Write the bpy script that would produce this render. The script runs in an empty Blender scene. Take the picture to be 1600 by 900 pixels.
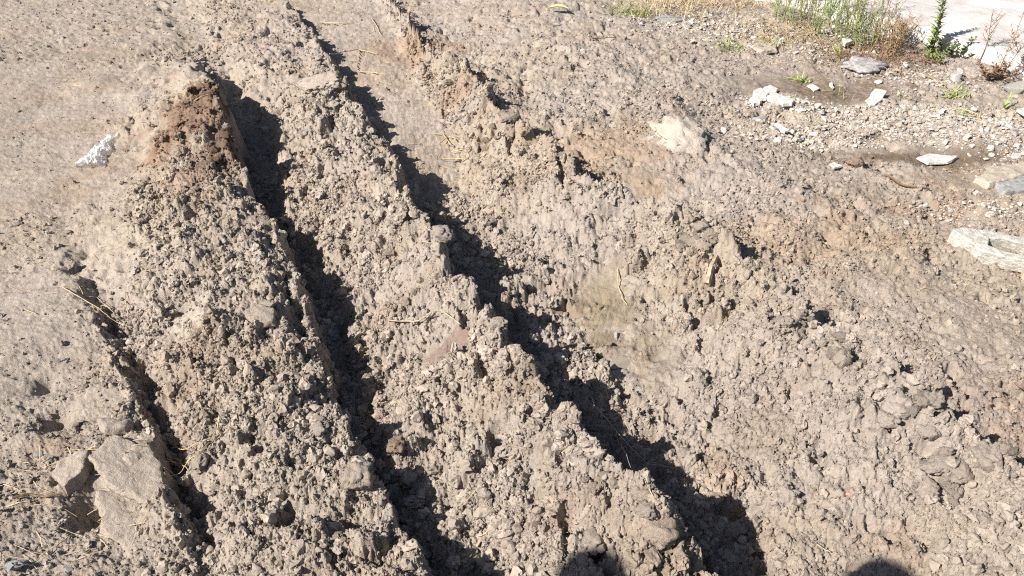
import bpy, bmesh, math, random
import numpy as np
from mathutils import Vector, Matrix, noise as mnoise
random.seed(7)
rng = np.random.default_rng(11)
S = bpy.context.scene
COL = S.collection
R = math.radians

# ---------------------------------------------------------------- camera, sky, sun, exposure
CAM_H, F_PX, PITCH = 1.6, 1300.0, R(33.5)
cam_d = bpy.data.cameras.new("camera"); cam = bpy.data.objects.new("camera", cam_d); COL.objects.link(cam)
cam.location = (0, 0, CAM_H); cam.rotation_euler = (math.pi/2 - PITCH, 0, 0)
cam_d.sensor_width = 36; cam_d.lens = 36*F_PX/1600; cam_d.clip_start = 0.02; cam_d.clip_end = 500
S.camera = cam
SUN_AZ, SUN_EL = 60.0, 40.0          # light travels 60 degrees right of the view heading
W = bpy.data.worlds.new("World"); S.world = W; W.use_nodes = True
wn = W.node_tree.nodes; wl = W.node_tree.links
sky = wn.new("ShaderNodeTexSky"); sky.sky_type = 'NISHITA'; sky.sun_disc = False
sky.sun_elevation = R(SUN_EL); sky.sun_rotation = R(180 + SUN_AZ)
bg = wn["Background"]; bg.inputs[1].default_value = 0.05
wl.new(sky.outputs[0], bg.inputs[0])
sd = bpy.data.lights.new("sun", 'SUN'); sd.energy = 5.0; sd.angle = R(0.53); sd.color = (1.0, 0.945, 0.86)
sun = bpy.data.objects.new("sun", sd); COL.objects.link(sun)
ld = Vector((math.sin(R(SUN_AZ))*math.cos(R(SUN_EL)), math.cos(R(SUN_AZ))*math.cos(R(SUN_EL)), -math.sin(R(SUN_EL))))
sun.rotation_euler = ld.to_track_quat('-Z', 'Y').to_euler(); sun.location = (-3, -3, 5)
S.view_settings.view_transform = 'Standard'; S.view_settings.look = 'None'
S.view_settings.exposure = 0.75; S.view_settings.gamma = 1
S.cycles.max_bounces = 4; S.cycles.use_denoising = False; S.cycles.filter_width = 1.15

# ---------------------------------------------------------------- measuring helpers
cp, sp_ = math.cos(PITCH), math.sin(PITCH)
def P(px, py, h=0.0):
    """point of the place at height h seen at photo pixel (px,py)"""
    a, b = px - 800, 450 - py
    fw, up = F_PX*cp + b*sp_, b*cp - F_PX*sp_
    k = (h - CAM_H)/up
    return a*k, fw*k
TH = R(24.8)
ux, uy = -math.sin(TH), math.cos(TH)
vx, vy = math.cos(TH), math.sin(TH)
def UV(x, y): return x*ux + y*uy, x*vx + y*vy

# ---------------------------------------------------------------- numpy noise
def h2(ix, iy, s):
    n = (ix.astype(np.int64)*374761393 + iy.astype(np.int64)*668265263 + s*1442695041) & 0xffffffff
    n = ((n ^ (n >> 13))*1274126177) & 0xffffffff
    n = ((n ^ (n >> 15))*2246822519) & 0xffffffff
    return ((n ^ (n >> 16)) & 0xffffff)/16777216.0
def vn(x, y, s):
    fx, fy = np.floor(x), np.floor(y)
    ix, iy = fx.astype(np.int64), fy.astype(np.int64)
    tx, ty = x-fx, y-fy
    tx = tx*tx*tx*(tx*(tx*6-15)+10); ty = ty*ty*ty*(ty*(ty*6-15)+10)
    a, b = h2(ix, iy, s), h2(ix+1, iy, s); c, d = h2(ix, iy+1, s), h2(ix+1, iy+1, s)
    return (a+(b-a)*tx)*(1-ty) + (c+(d-c)*tx)*ty - 0.5
def fbm(x, y, s, oct=3, g=0.5):
    o = 0; a = 1; f = 1
    for k in range(oct):
        o = o + a*vn(x*f+17.3*k, y*f-9.1*k, s+k); a *= g; f *= 2.07
    return o
def lumps(x, y, cell, s, rmin=.35, rmax=.72, fill=1.0):
    """rounded clods: highest of the hemispheres scattered one per cell"""
    gx, gy = x/cell, y/cell
    fx, fy = np.floor(gx), np.floor(gy)
    out = np.zeros_like(x)
    for dx in (-1, 0, 1):
        for dy in (-1, 0, 1):
            cx, cy = fx+dx, fy+dy
            jx, jy = h2(cx, cy, s), h2(cx, cy, s+1); q = h2(cx, cy, s+2); e = h2(cx, cy, s+3)
            rr = (rmin+(rmax-rmin)*q)*(e < fill)
            ddx, ddy = gx-cx-jx, gy-cy-jy
            an = 0.55*(jx-.5)
            d2 = ddx*ddx*(1+an) + ddy*ddy*(1-an)
            v = np.sqrt(np.maximum(0, rr*rr - d2))
            np.maximum(out, v, out=out)
    return out*cell
def sst(a, b, t):
    t = np.clip((t-a)/(b-a), 0, 1); return t*t*(3-2*t)

# ---------------------------------------------------------------- terrain control lines (photo pixel x, y, height in m)
L = {}
L['lip'] = [(40,250,0),(50,330,0),(75,380,.0),(100,425,.0),(140,500,.005),(195,590,.01),(235,680,.01),(262,750,.01),(280,850,.01),(300,950,0)]
L['rut'] = [(100,250,0),(110,330,-.004),(115,390,-.02),(135,430,-.04),(175,500,-.055),(215,590,-.055),(252,670,-.08),(283,745,-.10),(303,830,-.10),(315,880,-.04),(330,950,-.02)]
L['aleft'] = [(185,95,.0),(190,130,.01),(200,190,.02),(215,300,.04),(215,400,.03),(235,470,.02),(255,580,.01),(288,660,.0),(330,750,.0),(350,850,.01),(375,950,.02)]
L['amid'] = [(240,90,.0),(250,120,.05),(255,190,.11),(290,300,.10),(320,400,.09),(360,500,.08),(390,600,.07),(420,700,.06),(480,800,.07),(520,950,.07)]
L['acrest'] = [(285,88,.0),(300,96,.10),(325,122,.20),(352,198,.19),(375,262,.15),(405,335,.09),(440,400,.12),(475,480,.105),(500,570,.095),(520,630,.10),(560,700,.09),(600,770,.085),(640,830,.085),(655,900,.115),(668,960,.12)]
L['t1edge'] = [(340,60,.0),(390,130,.0),(432,185,-.03),(456,290,-.03),(446,345,.0),(490,380,-.02),(530,430,-.03),(550,520,-.03),(570,600,-.04),(612,665,-.04),(640,740,-.04),(690,800,-.04),(705,850,-.05),(760,890,-.05),(790,960,-.05)]
L['bmid'] = [(390,20,.03),(450,100,.05),(490,190,.06),(530,270,.06),(580,380,.06),(620,460,.055),(660,560,.05),(720,660,.05),(800,760,.05),(880,850,.05),(920,960,.05)]
L['bcrest'] = [(452,15,.04),(488,60,.06),(520,100,.10),(535,145,.10),(575,195,.08),(605,250,.12),(640,325,.17),(668,362,.18),(720,430,.18),(745,480,.185),(785,505,.18),(803,560,.19),(880,620,.16),(915,680,.175),(965,740,.165),(1040,810,.125),(1080,880,.11),(1110,960,.11)]
L['cfoot'] = [(585,0,-.03),(640,100,-.04),(690,200,-.05),(735,300,-.05),(800,400,-.05),(875,520,-.05),(955,600,-.05),(1060,730,-.05),(1165,850,-.05),(1205,910,-.05),(1240,960,-.05)]
L['cmid'] = [(600,0,-.02),(670,100,-.01),(730,200,.0),(810,300,.01),(900,400,.0),(1010,520,.0),(1110,620,.0),(1240,740,.01),(1370,850,.01),(1420,960,.01)]
L['ccrest'] = [(600,0,.01),(650,80,.04),(722,112,.09),(768,172,.10),(828,215,.11),(880,265,.08),(950,310,.07),(1010,335,.075),(1060,350,.08),(1125,388,.11),(1180,450,.08),(1255,500,.10),(1330,550,.11),(1430,640,.12),(1485,690,.11),(1560,740,.11),(1630,800,.10)]
L['dcrest'] = [(850,-10,.05),(905,60,.06),(980,130,.06),(1060,200,.08),(1120,240,.06),(1250,320,.05),(1400,420,.04),(1600,590,.04)]
L['eedge'] = [(1000,-20,.0),(1060,40,.0),(1150,130,.0),(1200,200,-.02),(1330,270,-.02),(1500,370,-.02),(1640,460,-.02)]
def line(name):
    a = []
    for px, py, h in L[name]:
        x, y = P(px, py, h); u, v = UV(x, y); a.append((u, v, h))
    a.sort(); a = np.array(a)
    return a
LN = {k: line(k) for k in L}
def at_u(name, u):
    a = LN[name]; return np.interp(u, a[:, 0], a[:, 1]), np.interp(u, a[:, 0], a[:, 2])

# local swellings and hollows: photo px, py, radius x, radius y (m), height
BUMPS = [(255,205,.03,.04,-.05),(292,250,.03,.04,-.05),(335,225,.03,.03,-.05),(235,285,.04,.03,-.05),(300,150,.03,.03,.035),(330,190,.03,.03,.03),(738,122,.05,.035,-.06),(835,226,.05,.035,-.06),(888,280,.04,.03,-.05),(962,330,.04,.025,-.05),(1130,402,.05,.03,-.06),(1268,516,.045,.03,-.06),(1338,562,.04,.025,-.05),(1448,694,.04,.025,-.06),(1505,715,.04,.02,-.05),(300,330,.04,.03,-.04),(240,300,.04,.05,-.05),(430,780,.03,.03,-.05),(330,560,.03,.03,-.04),(265,600,.03,.03,-.05),(300,120,.12,.07,.05),(330,170,.05,.06,.03),(545,385,.02,.03,-.06),(540,500,.025,.05,-.06),(760,580,.025,.04,-.07),
 (690,670,.04,.05,-.05),(610,875,.05,.03,-.05),(208,412,.05,.02,-.05),(880,118,.05,.03,-.06),(1120,395,.03,.03,-.05),
 (1400,652,.05,.018,-.06),(1075,800,.03,.02,.03),(1025,830,.05,.05,.05),(700,790,.06,.02,-.04),(85,660,.035,.05,-.07),
 (140,790,.05,.07,-.08),(70,600,.03,.04,-.05),(210,735,.06,.10,.05),(50,690,.07,.05,.04),(165,620,.10,.05,.02),(1190,188,.05,.02,-.10),
 (500,135,.13,.07,.035),(270,230,.1,.08,.03),(400,500,.09,.05,.025),(450,735,.05,.06,.03),(620,740,.05,.05,.05),
 (880,590,.1,.05,.03),(780,500,.05,.04,.015),(1070,210,.13,.07,.06),(1345,265,.05,.03,.03),(1540,400,.15,.1,.02),
 (1560,720,.05,.05,.02),(900,740,.1,.1,.03),(150,130,.2,.12,.03),(1290,440,.25,.12,.02),(560,260,.1,.1,.02),(690,370,.05,.04,.05),
 (430,345,.05,.04,.05),(730,110,.1,.05,.04),(800,215,.08,.07,.04),(640,55,.12,.1,.03),(1040,570,.08,.12,-.015),(940,480,.1,.15,-.02),
 (960,560,.02,.05,.012),(880,830,.03,.02,-.04),(1000,775,.04,.02,.03),(540,820,.06,.02,-.05),(250,820,.05,.05,.03),(280,470,.05,.03,.02)]
# smoother places: photo px, py, rx, ry (m), strength
SMOOTH = [(940,480,.13,.24,.95),(1010,560,.13,.2,.9),(693,548,.09,.05,1),(842,600,.12,.05,.5),(1180,670,.12,.12,.6),(1270,140,.55,.28,.95),
 (1430,240,.5,.14,.9),(210,740,.12,.13,.95),(285,520,.09,.12,.7),(500,130,.16,.08,.9),(1060,225,.14,.12,.85),(1010,290,.13,.12,.8),
 (850,330,.15,.12,.5),(60,200,1.3,1.1,.8),(80,430,.35,.35,.75),(40,560,.25,.25,.7),(430,20,.22,.3,.6),(150,640,.1,.06,.9),(650,440,.16,.12,.55),
 (840,760,.03,.14,.8),(940,240,.3,.25,.35),(1450,500,.5,.3,.4),(200,400,.14,.05,.7),(1530,285,.4,.12,.9),(420,500,.1,.05,.6),(640,390,.1,.05,.6),(1250,830,.3,.15,.25)]
# patches of another earth: photo px, py, rx, ry (m), colour, strength
GREY, RED, OCH, OLV, BRN, PINK, PALE = (.363,.315,.281), (.31,.205,.15), (.37,.275,.20), (.27,.218,.155), (.19,.14,.10), (.26,.19,.16), (.46,.40,.335)
PATCH = [(290,200,.24,.4,RED,.85),(300,190,.20,.34,(.20,.135,.10),.8),(335,265,.14,.30,(.21,.145,.11),.6),(260,235,.14,.2,RED,.6),(330,150,.12,.20,(.15,.10,.075),.95),(355,235,.07,.2,(.15,.10,.075),.8),(280,290,.12,.12,RED,.5),(640,80,.35,.3,RED,.6),(730,140,.2,.12,RED,.5),(940,230,.45,.3,OCH,.75),(1010,290,.16,.14,OCH,.8),
 (1290,360,.5,.25,OCH,.6),(1430,330,.6,.12,RED,.5),(1320,340,.12,.08,RED,.6),(940,480,.14,.26,OLV,.95),(950,545,.07,.09,BRN,.7),(1015,560,.09,.2,OLV,.8),
 (697,549,.10,.05,PINK,1),(842,600,.12,.06,OLV,.8),(790,630,.12,.04,RED,.35),(620,100,.3,.6,OCH,.35),(690,230,.3,.4,OCH,.35),(1260,140,.6,.30,BRN,1),(1430,245,.55,.15,BRN,1),
 (1500,290,.35,.08,OCH,.6),(1590,680,.2,.25,RED,.5),(1325,775,.03,.03,RED,.4),(880,800,.12,.1,RED,.5),(1040,880,.2,.06,BRN,.4),(140,200,.9,.1,OCH,.35),(60,90,.8,.2,OLV,.35),
 (460,60,.4,.5,GREY,.7),(560,240,.2,.4,GREY,.5),(1060,110,.8,.5,GREY,.7),(860,380,.4,.3,GREY,.65),(1250,600,.6,.5,GREY,.7),(500,660,.3,.5,GREY,.55),(900,680,.3,.3,GREY,.6),
 (1430,180,.7,.18,PALE,.8),(1060,225,.13,.1,PALE,.6),(1210,155,.15,.12,PALE,.9),(290,530,.08,.12,PALE,.6),(200,740,.12,.13,PALE,.25),(100,400,.5,.3,PALE,.45),(1000,100,.3,.2,PALE,.3),
 (1330,230,.5,.1,PALE,.5),(1550,270,.3,.1,OCH,.5),(190,575,.1,.1,OCH,.3),(100,710,.12,.05,RED,.3),(690,450,.14,.1,OLV,.5),(640,385,.1,.05,OLV,.3),(1180,670,.12,.12,OLV,.4),
 (1400,120,.3,.15,BRN,.5),(1540,130,.3,.1,BRN,.5),(1340,60,.5,.2,BRN,.5),(1400,850,.1,.06,RED,.35),(290,700,.05,.05,RED,.3),(850,760,.03,.14,OLV,.4)]
def hit(px, py, f):
    hs = np.linspace(.42, -.22, 129); pts = [P(px, py, q) for q in hs]
    X = np.array([p[0] for p in pts]); Y = np.array([p[1] for p in pts]); T = f(X, Y)
    k = int(np.argmax(T >= hs)) if (T >= hs).any() else 66
    return float(X[k]), float(Y[k]), float(T[k])
CEN = {}
def centre(px, py):
    if (px, py) not in CEN: CEN[(px, py)] = hit(px, py, lambda a, b: macro(a, b)[0])[:2]
    return CEN[(px, py)]
def ell(x, y, px, py, rx, ry):
    cx, cy = centre(px, py)
    d = np.sqrt(((x-cx)/rx)**2 + ((y-cy)/ry)**2)
    return d

def macro(x, y):
    wx = x + .032*fbm(x*13, y*13, 5, 3) + .016*fbm(x*31, y*31, 7, 2); wy = y + .032*fbm(x*13+40, y*13, 6, 3) + .016*fbm(x*31+7, y*31, 8, 2)
    u, v = UV(wx, wy)
    vv = v + .045*fbm(u*4.5, v*2, 21, 3, .6)
    ks = []
    for n in ('lip','rut','aleft','amid','acrest'): ks.append(at_u(n, u))
    av, ah = ks[-1]; tv, th = at_u('t1edge', u)
    on = sst(.03, .12, ah)
    fl = -.02 - .085*on
    gap = np.maximum(tv-av, .05)
    ks.append((av + gap*.28, fl)); ks.append((av + gap*.72, fl)); ks.append((av+gap, th))
    ks.append(at_u('bmid', u)); bv, bh = at_u('bcrest', u); ks.append((bv, bh))
    cv, chh = at_u('cfoot', u); g2 = np.maximum(cv-bv, .08)
    ks.append((bv + np.minimum(.05, g2*.35), -.085+.035*sst(2.8, 3.6, u))); ks.append((cv, chh-.02+.02*sst(2.8, 3.6, u)))
    ks.append(at_u('cmid', u)); kv, kh = at_u('ccrest', u); kh = kh+.04; ks.append((kv, kh))
    ks.append((kv+.035, kh-.10)); ks.append((kv+.20, kh-.105))
    ks.append(at_u('dcrest', u)); ks.append(at_u('eedge', u)); ev = ks[-1][0]; ks.append((ev+.4, np.full_like(u, -.02)))
    V = [k[0] for k in ks]; Hh = [k[1] for k in ks]
    for i in range(1, len(V)): V[i] = np.maximum(V[i], V[i-1]+.012)
    h = np.full_like(u, 0.0)
    h = np.where(vv >= V[-1], Hh[-1], h)
    for i in range(len(V)-1):
        m = (vv >= V[i]) & (vv < V[i+1])
        t = (vv-V[i])/(V[i+1]-V[i])
        t = .5*t + .5*t*t*(3-2*t)
        h = np.where(m, Hh[i]+(Hh[i+1]-Hh[i])*t, h)
    # roughness class
    pk = sst(-.15, .10, u-UV(*P(300, 70))[0])
    a0 = V[2]*(1-pk)+(at_u('bmid', u)[0]-.30)*pk; e0 = ks[-2][0]
    fade = 1-sst(-.25, .1, e0-v-0) 
    rough = np.maximum(sst(-.08, .06, v-a0), .8*np.exp(-((v-V[1])/.07)**2)*sst(.01, .05, -Hh[1]))
    track = sst(0, .04, v-(bv+.05))*(1-sst(-.03, .05, v-cv))*sst(2.6, 3.4, u)
    flat_left = 1-rough
    rough = rough*(1-.45*sst(-.2, .3, u-UV(*P(500, 150))[0])*(v < bv+.02))
    rough = rough*(1-.9*track)*(1-.35*sst(0, .3, v-kv-.1))
    farc = 1-.5*sst(4.5, 6.5, np.hypot(x, y))
    for cv_ in (av, bv):
        h = h - np.exp(-((vv-cv_+.015)/.05)**2)*.16*np.clip(fbm(x*8, y*8, 23, 2)-.06, 0, .28)
    h = h*(1-sst(7.5, 9.5, np.hypot(x, y)))
    return h, rough*farc, track, flat_left, u, v

def terrain(x, y, detail=True):
    h, rough, track, fleft, u, v = macro(x, y)
    for (px, py, rx, ry, a) in BUMPS:
        d = ell(x, y, px, py, rx, ry); h = h + a*np.exp(-(d**2)*1.2)
    sm = np.zeros_like(x)
    wob = .25*fbm(x*12, y*12, 33, 2)
    for (px, py, rx, ry, s) in SMOOTH:
        d = ell(x, y, px, py, rx, ry) + wob
        sm = np.maximum(sm, s*(1-sst(.65, 1.15, d)))
    sm = sm*np.clip(.85+.6*fbm(x*6, y*6, 35, 2), 0, 1)
    rr = np.clip(rough*(1-.28*sst(.05, .35, v-at_u('ccrest', u)[0])) + .20*(1-.6*track), 0, 1)*(1-.88*sm)
    near = 1-sst(7, 9, np.hypot(x, y))
    # clods at several sizes, patchy; finer right of the right ridge and far away
    big = (1-.62*sst(.02, .3, v-at_u('ccrest', u)[0]))*(1-.35*sst(3.5, 6, np.hypot(x, y)))
    cs = (v > at_u('cfoot', u)[0]+.1)*(v < at_u('ccrest', u)[0]-.12); big = big*(1-.3*cs)
    soft = 1-.45*sst(-.02, .15, v-at_u('cfoot', u)[0])
    wx = x+.018*soft*fbm(x*45, y*45, 71, 3, .6); wy = y+.018*soft*fbm(x*45+9, y*45, 72, 3, .6)
    ang = 1-np.abs(fbm(x*34, y*34, 73, 3, .6))*2.2; ang2 = 1-np.abs(fbm(x*75+3, y*75, 75, 3, .65))*2.2
    pa = np.clip(.55+1.5*fbm(x*4.5, y*4.5, 41, 2), .05, 1.2)
    pb = np.clip(.6+1.3*fbm(x*8, y*8, 43, 2), .1, 1.2)
    h = h + near*(.045*fbm(x*4, y*4, 51, 2)*np.clip(rough+.15, 0, 1) + .05*rr*fbm(x*11, y*11, 53, 3)*.8)
    h = h + near*rr*pa*big*(lumps(wx, wy, .085, 101, .25, .6, .45)*.75)
    h = h + near*rr*pb*big*(lumps(wx, wy, .042, 111, .3, .68, .8)*.62)
    h = h + near*rr*(lumps(wx, wy, .021, 121, .3, .72, .9)*.6+soft*(.011*ang+.007*ang2)+(1-soft)*.35*lumps(x, y, .016, 125, .3, .72, .9))
    h = h + near*np.clip(rr+.1, 0, 1)*(lumps(x, y, .0105, 131, .3, .7, .9)*.75)
    pkm = np.exp(-ell(x, y, 325, 150, .16, .22)**2)
    h = h + pkm*.9*lumps(wx, wy, .06, 161, .3, .65, .85) + pkm*.045*fbm(x*19, y*19, 163, 2)
    # pits
    h = h - near*rr*.085*np.clip(fbm(x*15, y*15, 61, 2)-.24, 0, .4)*2.2
    cr = np.exp(-((v-at_u('ccrest', u)[0])/.07)**2)+.6*np.exp(-((v-at_u('acrest', u)[0]+.03)/.06)**2)+.6*np.exp(-((v-at_u('bcrest', u)[0]+.03)/.06)**2)
    h = h + near*cr*rr*(.9*lumps(wx, wy, .055, 151, .25, .62, .75)-.06*np.clip(fbm(x*22, y*22, 63, 2)-.12, 0, .5))
    h = h + near*.55*lumps(x*1.0+.3, y, .0075, 141, .25, .7, .8)*(1-.6*sm)
    h = h + .0030*fbm(x*150, y*150, 81, 3, .7)*(1-.55*sm)*near + .006*near*fbm(x*55, y*55, 82, 3, .6)*(1-.7*sm)
    # tyre lug ripples pressed across the track and faint arcs on the flat
    uu = y*.95-x*.22 + .05*fbm(x*3, y*3, 91, 2)
    rip = np.abs(((uu/.055) % 1)-.5)*2
    h = h + track*near*(.030*(rip-.5)*np.clip(.75+1.6*fbm(x*4, y*4, 97, 2), 0, 1.2) + .012*fbm(u*42, v*9, 92, 3))
    rp2 = np.abs(((( y*.96-x*.25)+.06*fbm(x*2, y*2, 93, 2))/.045) % 1-.5)*2
    h = h + near*fleft*.0028*(rp2-.5)*np.clip(.4+1.6*fbm(x*2, y*2, 94, 2), 0, 1) + near*fleft*(.007*fbm(x*14, y*34, 95, 3)+.005*np.abs(fbm(x*34+y*9, y*85, 98, 3, .6)))
    h = h + near*.03*(1-rough)*fbm(x*2.2, y*2.2, 96, 2)
    return h, rr, sm, track, fleft

def soil_colour(x, y, rr):
    n = x.shape[0]
    base = np.array([.378, .318, .261]); c = np.tile(base, (n, 1))
    a = fbm(x*1.3, y*1.3, 201, 3); b = fbm(x*3.1+5, y*3.1, 203, 3); d = fbm(x*9, y*9, 205, 3)
    def mix(c, col, k):
        k = np.clip(k, 0, 1)[:, None]; return c*(1-k) + np.array(col)*k
    c = mix(c, GREY, .45+1.5*a); c = mix(c, (.345, .275, .21), .05+1.0*b); c = mix(c, (.40, .345, .295), .2-1.2*d)
    wob = .6*fbm(x*7, y*7, 207, 3)+.5*fbm(x*38, y*38, 208, 3, .7)
    for (px, py, rx, ry, col, s) in PATCH:
        dd = ell(x, y, px, py, rx, ry) + wob
        c = mix(c, col, s*(1-sst(.35, 1.1, dd))*.95)
    sp = fbm(x*26, y*26, 209, 3)
    c = c*(1+.14*sp+.22*fbm(x*110, y*110, 213, 2, .8))[:, None]
    red = np.clip(fbm(x*5+3, y*5, 211, 3)-.27, 0, 1)*2.2
    c = mix(c, RED, red*.4)
    return np.clip(c, .02, .8)

# ---------------------------------------------------------------- materials
def mat(name, col=(.5,.5,.5), rough=.9, attr=None, inst=None, vary=.25, vscale=60, bump=.0, bscale=300, col2=None, spec=.2, alpha=None, transl=None):
    m = bpy.data.materials.new(name); m.use_nodes = True
    n = m.node_tree.nodes; l = m.node_tree.links; b = n["Principled BSDF"]
    b.inputs["Roughness"].default_value = rough; b.inputs["Specular IOR Level"].default_value = spec
    tc = n.new("ShaderNodeTexCoord")
    nz = n.new("ShaderNodeTexNoise"); nz.inputs["Scale"].default_value = vscale; nz.inputs["Detail"].default_value = 5; nz.inputs["Roughness"].default_value = .65
    l.new(tc.outputs["Object"], nz.inputs["Vector"])
    if attr:
        a = n.new("ShaderNodeAttribute"); a.attribute_name = attr; a.attribute_type = 'OBJECT' if inst == 'obj' else ('INSTANCER' if inst else 'GEOMETRY'); src = a.outputs["Color"]
    else:
        r = n.new("ShaderNodeValToRGB"); r.color_ramp.elements[0].color = (*col, 1); r.color_ramp.elements[1].color = (*(col2 or tuple(min(1, c*1.25) for c in col)), 1)
        r.color_ramp.elements[0].position = .38; r.color_ramp.elements[1].position = .66
        l.new(nz.outputs[0], r.inputs[0]); src = r.outputs[0]
    mp = n.new("ShaderNodeMapRange"); mp.inputs[1].default_value = .25; mp.inputs[2].default_value = .75
    mp.inputs[3].default_value = 1-vary; mp.inputs[4].default_value = 1+vary; l.new(nz.outputs[0], mp.inputs[0])
    vm = n.new("ShaderNodeVectorMath"); vm.operation = 'SCALE'; l.new(src, vm.inputs[0]); l.new(mp.outputs[0], vm.inputs[3])
    l.new(vm.outputs[0], b.inputs["Base Color"])
    if bump:
        n2 = n.new("ShaderNodeTexNoise"); n2.inputs["Scale"].default_value = bscale; n2.inputs["Detail"].default_value = 6; n2.inputs["Roughness"].default_value = .7
        l.new(tc.outputs["Object"], n2.inputs["Vector"])
        bp = n.new("ShaderNodeBump"); bp.inputs["Strength"].default_value = bump; bp.inputs["Distance"].default_value = .004
        n3 = n.new("ShaderNodeTexNoise"); n3.inputs["Scale"].default_value = bscale*.3; n3.inputs["Detail"].default_value = 4; n3.inputs["Roughness"].default_value = .75; l.new(tc.outputs["Object"], n3.inputs["Vector"])
        ad = n.new("ShaderNodeMath"); ad.operation = 'MULTIPLY_ADD'; ad.inputs[1].default_value = 1.6; l.new(n3.outputs[0], ad.inputs[0]); l.new(n2.outputs[0], ad.inputs[2])
        l.new(ad.outputs[0], bp.inputs["Height"]); l.new(bp.outputs[0], b.inputs["Normal"])
    if transl: b.inputs["Transmission Weight"].default_value = transl
    if alpha is not None: b.inputs["Alpha"].default_value = alpha
    return m
M_soil = mat("soil", attr="soil_col", vary=.2, vscale=190, bump=.9, bscale=420, rough=.95, spec=.12)
M_crumb = mat("soil_crumb", attr="ccol", inst=True, vary=.16, vscale=3, bump=.6, bscale=8, rough=.95, spec=.12)
M_clod = mat("clod_earth", attr="tint", inst="obj", vary=.18, vscale=6, bump=1, bscale=14, rough=.95, spec=.12)
M_clodr = M_clod
M_mud = mat("dried_mud", attr="tint", inst="obj", vary=.16, vscale=80, bump=1, bscale=320, rough=.95, spec=.12)
M_pale = mat("pale_dry_mud", (.40,.345,.28), vary=.12, vscale=50, bump=.8, bscale=200, col2=(.48,.42,.35), rough=.95, spec=.12)
M_stone = mat("grey_stone", (.24,.235,.235), vary=.15, vscale=50, bump=.5, bscale=150, col2=(.38,.37,.37), rough=.8)
M_lav = mat("lavender_grey_stone", (.34,.32,.32), vary=.15, vscale=8, bump=1, bscale=20, col2=(.48,.45,.45), rough=.9)
M_white = mat("white_plaster", (.50,.48,.45), vary=.15, vscale=60, bump=.8, bscale=120, col2=(.68,.66,.62), rough=.85)
M_conc = mat("weathered_concrete", (.44,.41,.37), vary=.2, vscale=45, bump=1, bscale=160, col2=(.60,.57,.52), rough=.9)
M_slab = mat("white_concrete_slab", (.52,.48,.46), vary=.10, vscale=5, bump=.8, bscale=60, col2=(.66,.62,.61), rough=.8)
M_brick = mat("brick_clay", (.55,.30,.20), vary=.12, vscale=60, bump=.5, bscale=150, col2=(.66,.42,.30), rough=.9)
M_straw = mat("dry_straw", (.46,.34,.19), vary=.2, vscale=30, col2=(.62,.49,.30), rough=.7)
M_root = mat("pale_root", (.34,.26,.18), vary=.2, vscale=50, col2=(.50,.42,.31), rough=.8)
M_twig = mat("brown_twig", (.14,.085,.055), vary=.2, vscale=60, col2=(.24,.16,.10), rough=.8)
M_green = mat("weed_green", (.18,.23,.08), vary=.25, vscale=25, col2=(.31,.36,.15), rough=.6)
M_dgreen = mat("dark_leaf_green", (.055,.10,.035), vary=.25, vscale=25, col2=(.12,.17,.06), rough=.6)
M_lime = mat("young_grass_green", (.27,.33,.09), vary=.2, vscale=25, col2=(.40,.45,.17), rough=.6)
M_dryg = mat("dry_weed", (.30,.20,.11), vary=.25, vscale=25, col2=(.46,.34,.20), rough=.75)
M_dryb = mat("brown_dead_leaf", (.17,.09,.055), vary=.25, vscale=25, col2=(.32,.20,.13), rough=.75)
M_leafy = mat("yellow_leaf", (.52,.42,.20), vary=.1, vscale=40, col2=(.62,.52,.30), rough=.7)
M_bag = mat("clear_plastic_film", (.80,.82,.86), vary=.03, vscale=20, col2=(.92,.93,.95), rough=.18, spec=.6, alpha=.6)

# ---------------------------------------------------------------- object helpers
_n = M_bag.node_tree.nodes; _l = M_bag.node_tree.links; _z = _n.new('ShaderNodeTexNoise'); _z.inputs['Scale'].default_value = 55; _z.inputs['Detail'].default_value = 4
_r = _n.new('ShaderNodeMapRange'); _r.inputs[1].default_value = .4; _r.inputs[2].default_value = .62; _r.inputs[3].default_value = .18; _r.inputs[4].default_value = .85
_l.new(_z.outputs[0], _r.inputs[0]); _l.new(_r.outputs[0], _n['Principled BSDF'].inputs['Alpha'])
def tag(o, label=None, cat=None, group=None, kind=None):
    if label: o['label'] = label
    if cat: o['category'] = cat
    if group: o['group'] = group
    if kind: o['kind'] = kind
    return o
def link(name, me, m=None, parent=None, loc=None, smooth=False):
    o = bpy.data.objects.new(name, me); COL.objects.link(o)
    if m is not None and not me.materials: me.materials.append(m)
    if parent: o.parent = parent
    if loc is not None: o.location = loc
    if smooth: me.polygons.foreach_set("use_smooth", [True]*len(me.polygons))
    return o
def mesh(name, verts, faces):
    me = bpy.data.meshes.new(name); me.from_pydata([tuple(v) for v in verts], [], faces); me.update(); return me
def hz(x, y):
    return float(terrain(np.array([x], float), np.array([y], float))[0][0])
def ground_at(px, py):
    """where the photo pixel meets the modelled ground"""
    return hit(px, py, lambda a, b: terrain(a, b)[0])

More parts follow.
